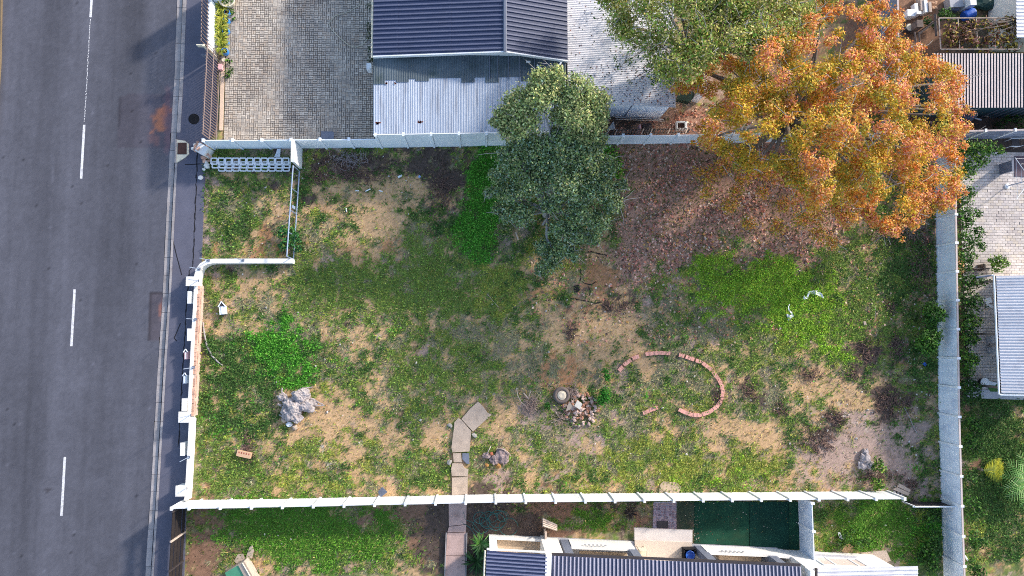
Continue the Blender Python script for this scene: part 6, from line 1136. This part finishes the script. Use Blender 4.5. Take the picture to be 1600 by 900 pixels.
for sx in (-.23, .23):
    for sy in (-.2, .2): MB().tube([p + Vector((sx, sy, 0)), p + Vector((sx, sy, .45))], .02, 4).build('leg', m_plas, gc)
m = MB().box(at(1572, 262, .5), (.12, .6, 1.0)); single('gate_post', m, m_slate, 'dark upright board by the top of the pale patio', 'board')
plate('stain_mat', 'dark purple mat at the top right corner of the pale patio', [(1585, 244), (1640, 244), (1640, 276), (1585, 276)], .07, .03, M('purple_mat', lin(104, 88, 96), var=.15), 'mat')
m = rock(at(1500, 417, .12), (.28, .4, .2), 80, 2, .3); single('sand_heap', m, M('sand', lin(196, 150, 110), var=.15, scale=8, bump=.3), 'small heap of orange sand outside the right wall', 'heap')
m = MB().box(at(1529, 420, .25), (.9, .06, .5)); m.box(at(1533, 418, .3), (.06, .35, .6)); single('planter_edge', m, m_dwood, 'brown timber edging between the hedge and the lime bush', 'edging')
m = MB().tube([at(1507, 868, .1), at(1512, 875, .1)], .05, 5); single('white_offcut', m, m_plas, 'white offcut lying outside the right wall near the bottom', 'offcut')

# ------------------------------------------------------------------ junk yard in the top right corner
def jbox(name, label, x, y, z, dx, dy, dz, mat, rz=0, cat='board'): p = at(x, y, z + dz / 2); return single(name, MB().box(p, (dx, dy, dz), rz=rz), mat, label, cat)
jbox('white_box', 'white square box in the yard beside the grey panel wall', 1420, 23, 0, .46, .40, .5, m_plas, cat='box')
o = thing('lidded_drum', 'dark drum with a round pale concrete lid in the yard', 'drum', at(1416, 47)); MB().lathe([(.24, 0), (.26, .3), (0, .3)], at(1416, 47), 20).build('shell', m_dark, o); MB().lathe([(0, .3), (.2, .31), (.2, .35), (0, .36)], at(1416, 46.5), 22).build('lid', m_cream, o)
for i, (x, y, dx, dy, lab) in enumerate(((1429, 14, .2, .5, 'short pale plank next to the white box in the yard'), (1437, 6, .16, .9, 'tall white plank leaning third from the white box'), (1443, 12, .18, .75, 'long pale plank in the middle of the plank row in the yard'), (1449, 14, .15, .6, 'rightmost pale plank of the row in the yard'), (1431, 23, .26, .16, 'small white block below the plank row'))): jbox('pale_plank', lab, x, y, .05, dx, dy, .35 + .06 * i, m_wood if i % 2 else m_plas, .04)
for i in range(4):
    for j in range(2): chunk('tan_block', ('first', 'second', 'third', 'last')[i] + ' tan block from the left in the ' + ('upper', 'lower')[j] + ' loose row beside the pale planks', 1449 + i * 4.4, 4 + j * 8, .15, .11, (200, 160, 130), 'block', 'tan blocks in the yard')
bt = MB().tube([at(1461, 22, 1.0), at(1463, 56, 1.0)], .08, 4); single('timber_beam', bt, m_dwood, 'long grey timber beam left of the pergola', 'beam')
bt = MB().tube([at(1437, 52, .2), at(1459, 34, .8)], .07, 4); single('leaning_plank', bt, m_wood, 'pale plank leaning diagonally left of the timber beam', 'plank')
bt = MB().tube([at(1429, 50, .9), at(1432, 70, .9)], .05, 4); bt.tube([at(1436, 50, .9), at(1437, 69, .9)], .05, 4); bt.box(at(1430, 42, .45), (.35, .4, .9)); single('timber_frame', bt, m_dwood, 'old timber frame in the middle of the yard', 'frame')
bt = MB().tube([at(1420, 75, .4), at(1441, 70, .4)], .07, 4); single('white_plank', bt, m_plas, 'white plank lying above the orange tree tip in the yard', 'plank')
bb = MB(); 
def cyl(mb, a, b, r, n=18, open_end=True):
    mb.tube([a, b], r, n); return mb
o = thing('blue_barrel', 'open blue plastic barrel lying beside the pergola', 'barrel', at(1512, 24)); a, b = at(1505, 26, .3), at(1521, 20, .34)
MB().tube([a, a.lerp(b, .1), a.lerp(b, .5), a.lerp(b, .9), b], [.25, .29, .30, .29, .28], 18, True).build('barrel', m_bplas, o, smooth=False); t = (b - a).normalized(); MB().tube([b + t * .006, b + t * .012], .235, 18).build('mouth', m_void, o)
jbox('grey_board', 'tall pale board standing above the blue barrel', 1512, 4, 0, .35, .7, .9, m_plas)
jbox('grey_sheet', 'wide grey sheet behind the pergola post', 1490, 6, 0, .8, .6, .5, m_gfloor, .1, 'sheet'); jbox('grey_drum', 'grey trough under the wide sheet behind the pergola', 1490, 14, 0, .45, .3, .3, m_slate, 0, 'trough')
jbox('concrete_slab', 'large pale slab leaning near the corner shed', 1564, 10, .1, .7, .6, .12, m_wood, -.5, 'slab'); jbox('concrete_slab', 'narrow grey slab below the large pale one near the corner shed', 1566, 19, .05, .9, .3, .15, m_gfloor, .5, 'slab')
o = single('green_tarpaulin', rock(at(1540, 4, .2), (.9, .5, .3), 90, 2, .3), M('dark_tarp', lin(40, 70, 66), rough=.6), 'dark green tarpaulin heap behind the blue barrel', 'tarpaulin')
o = single('blue_drum', MB().tube([at(1580, 4, .2), at(1590, 2, .25)], .22, 14), M('teal_plastic', lin(50, 110, 150), rough=.5), 'teal drum half hidden beside the corner shed', 'drum')
rb = MB().tube([at(1498, 184, .1), at(1512, 182, .3), at(1522, 178, .4)], [.3, .36, .25], 10); single('covered_heap', rb, m_slate, 'grey covered heap in the dark gap below the striped roof', 'heap')
jbox('white_bar', 'short white bar in the dark gap below the striped roof', 1528, 186, .2, .4, .08, .05, m_plas, -.25, 'bar'); jbox('tan_board', 'tan board leaning under the striped garage roof', 1535, 177, .2, .7, .3, .1, m_terra, -.2)
jbox('orange_stone', 'pale orange stone on the grass near the right bushes', 1351, 505, 0, .13, .2, .1, m_conc, .2, 'stone')
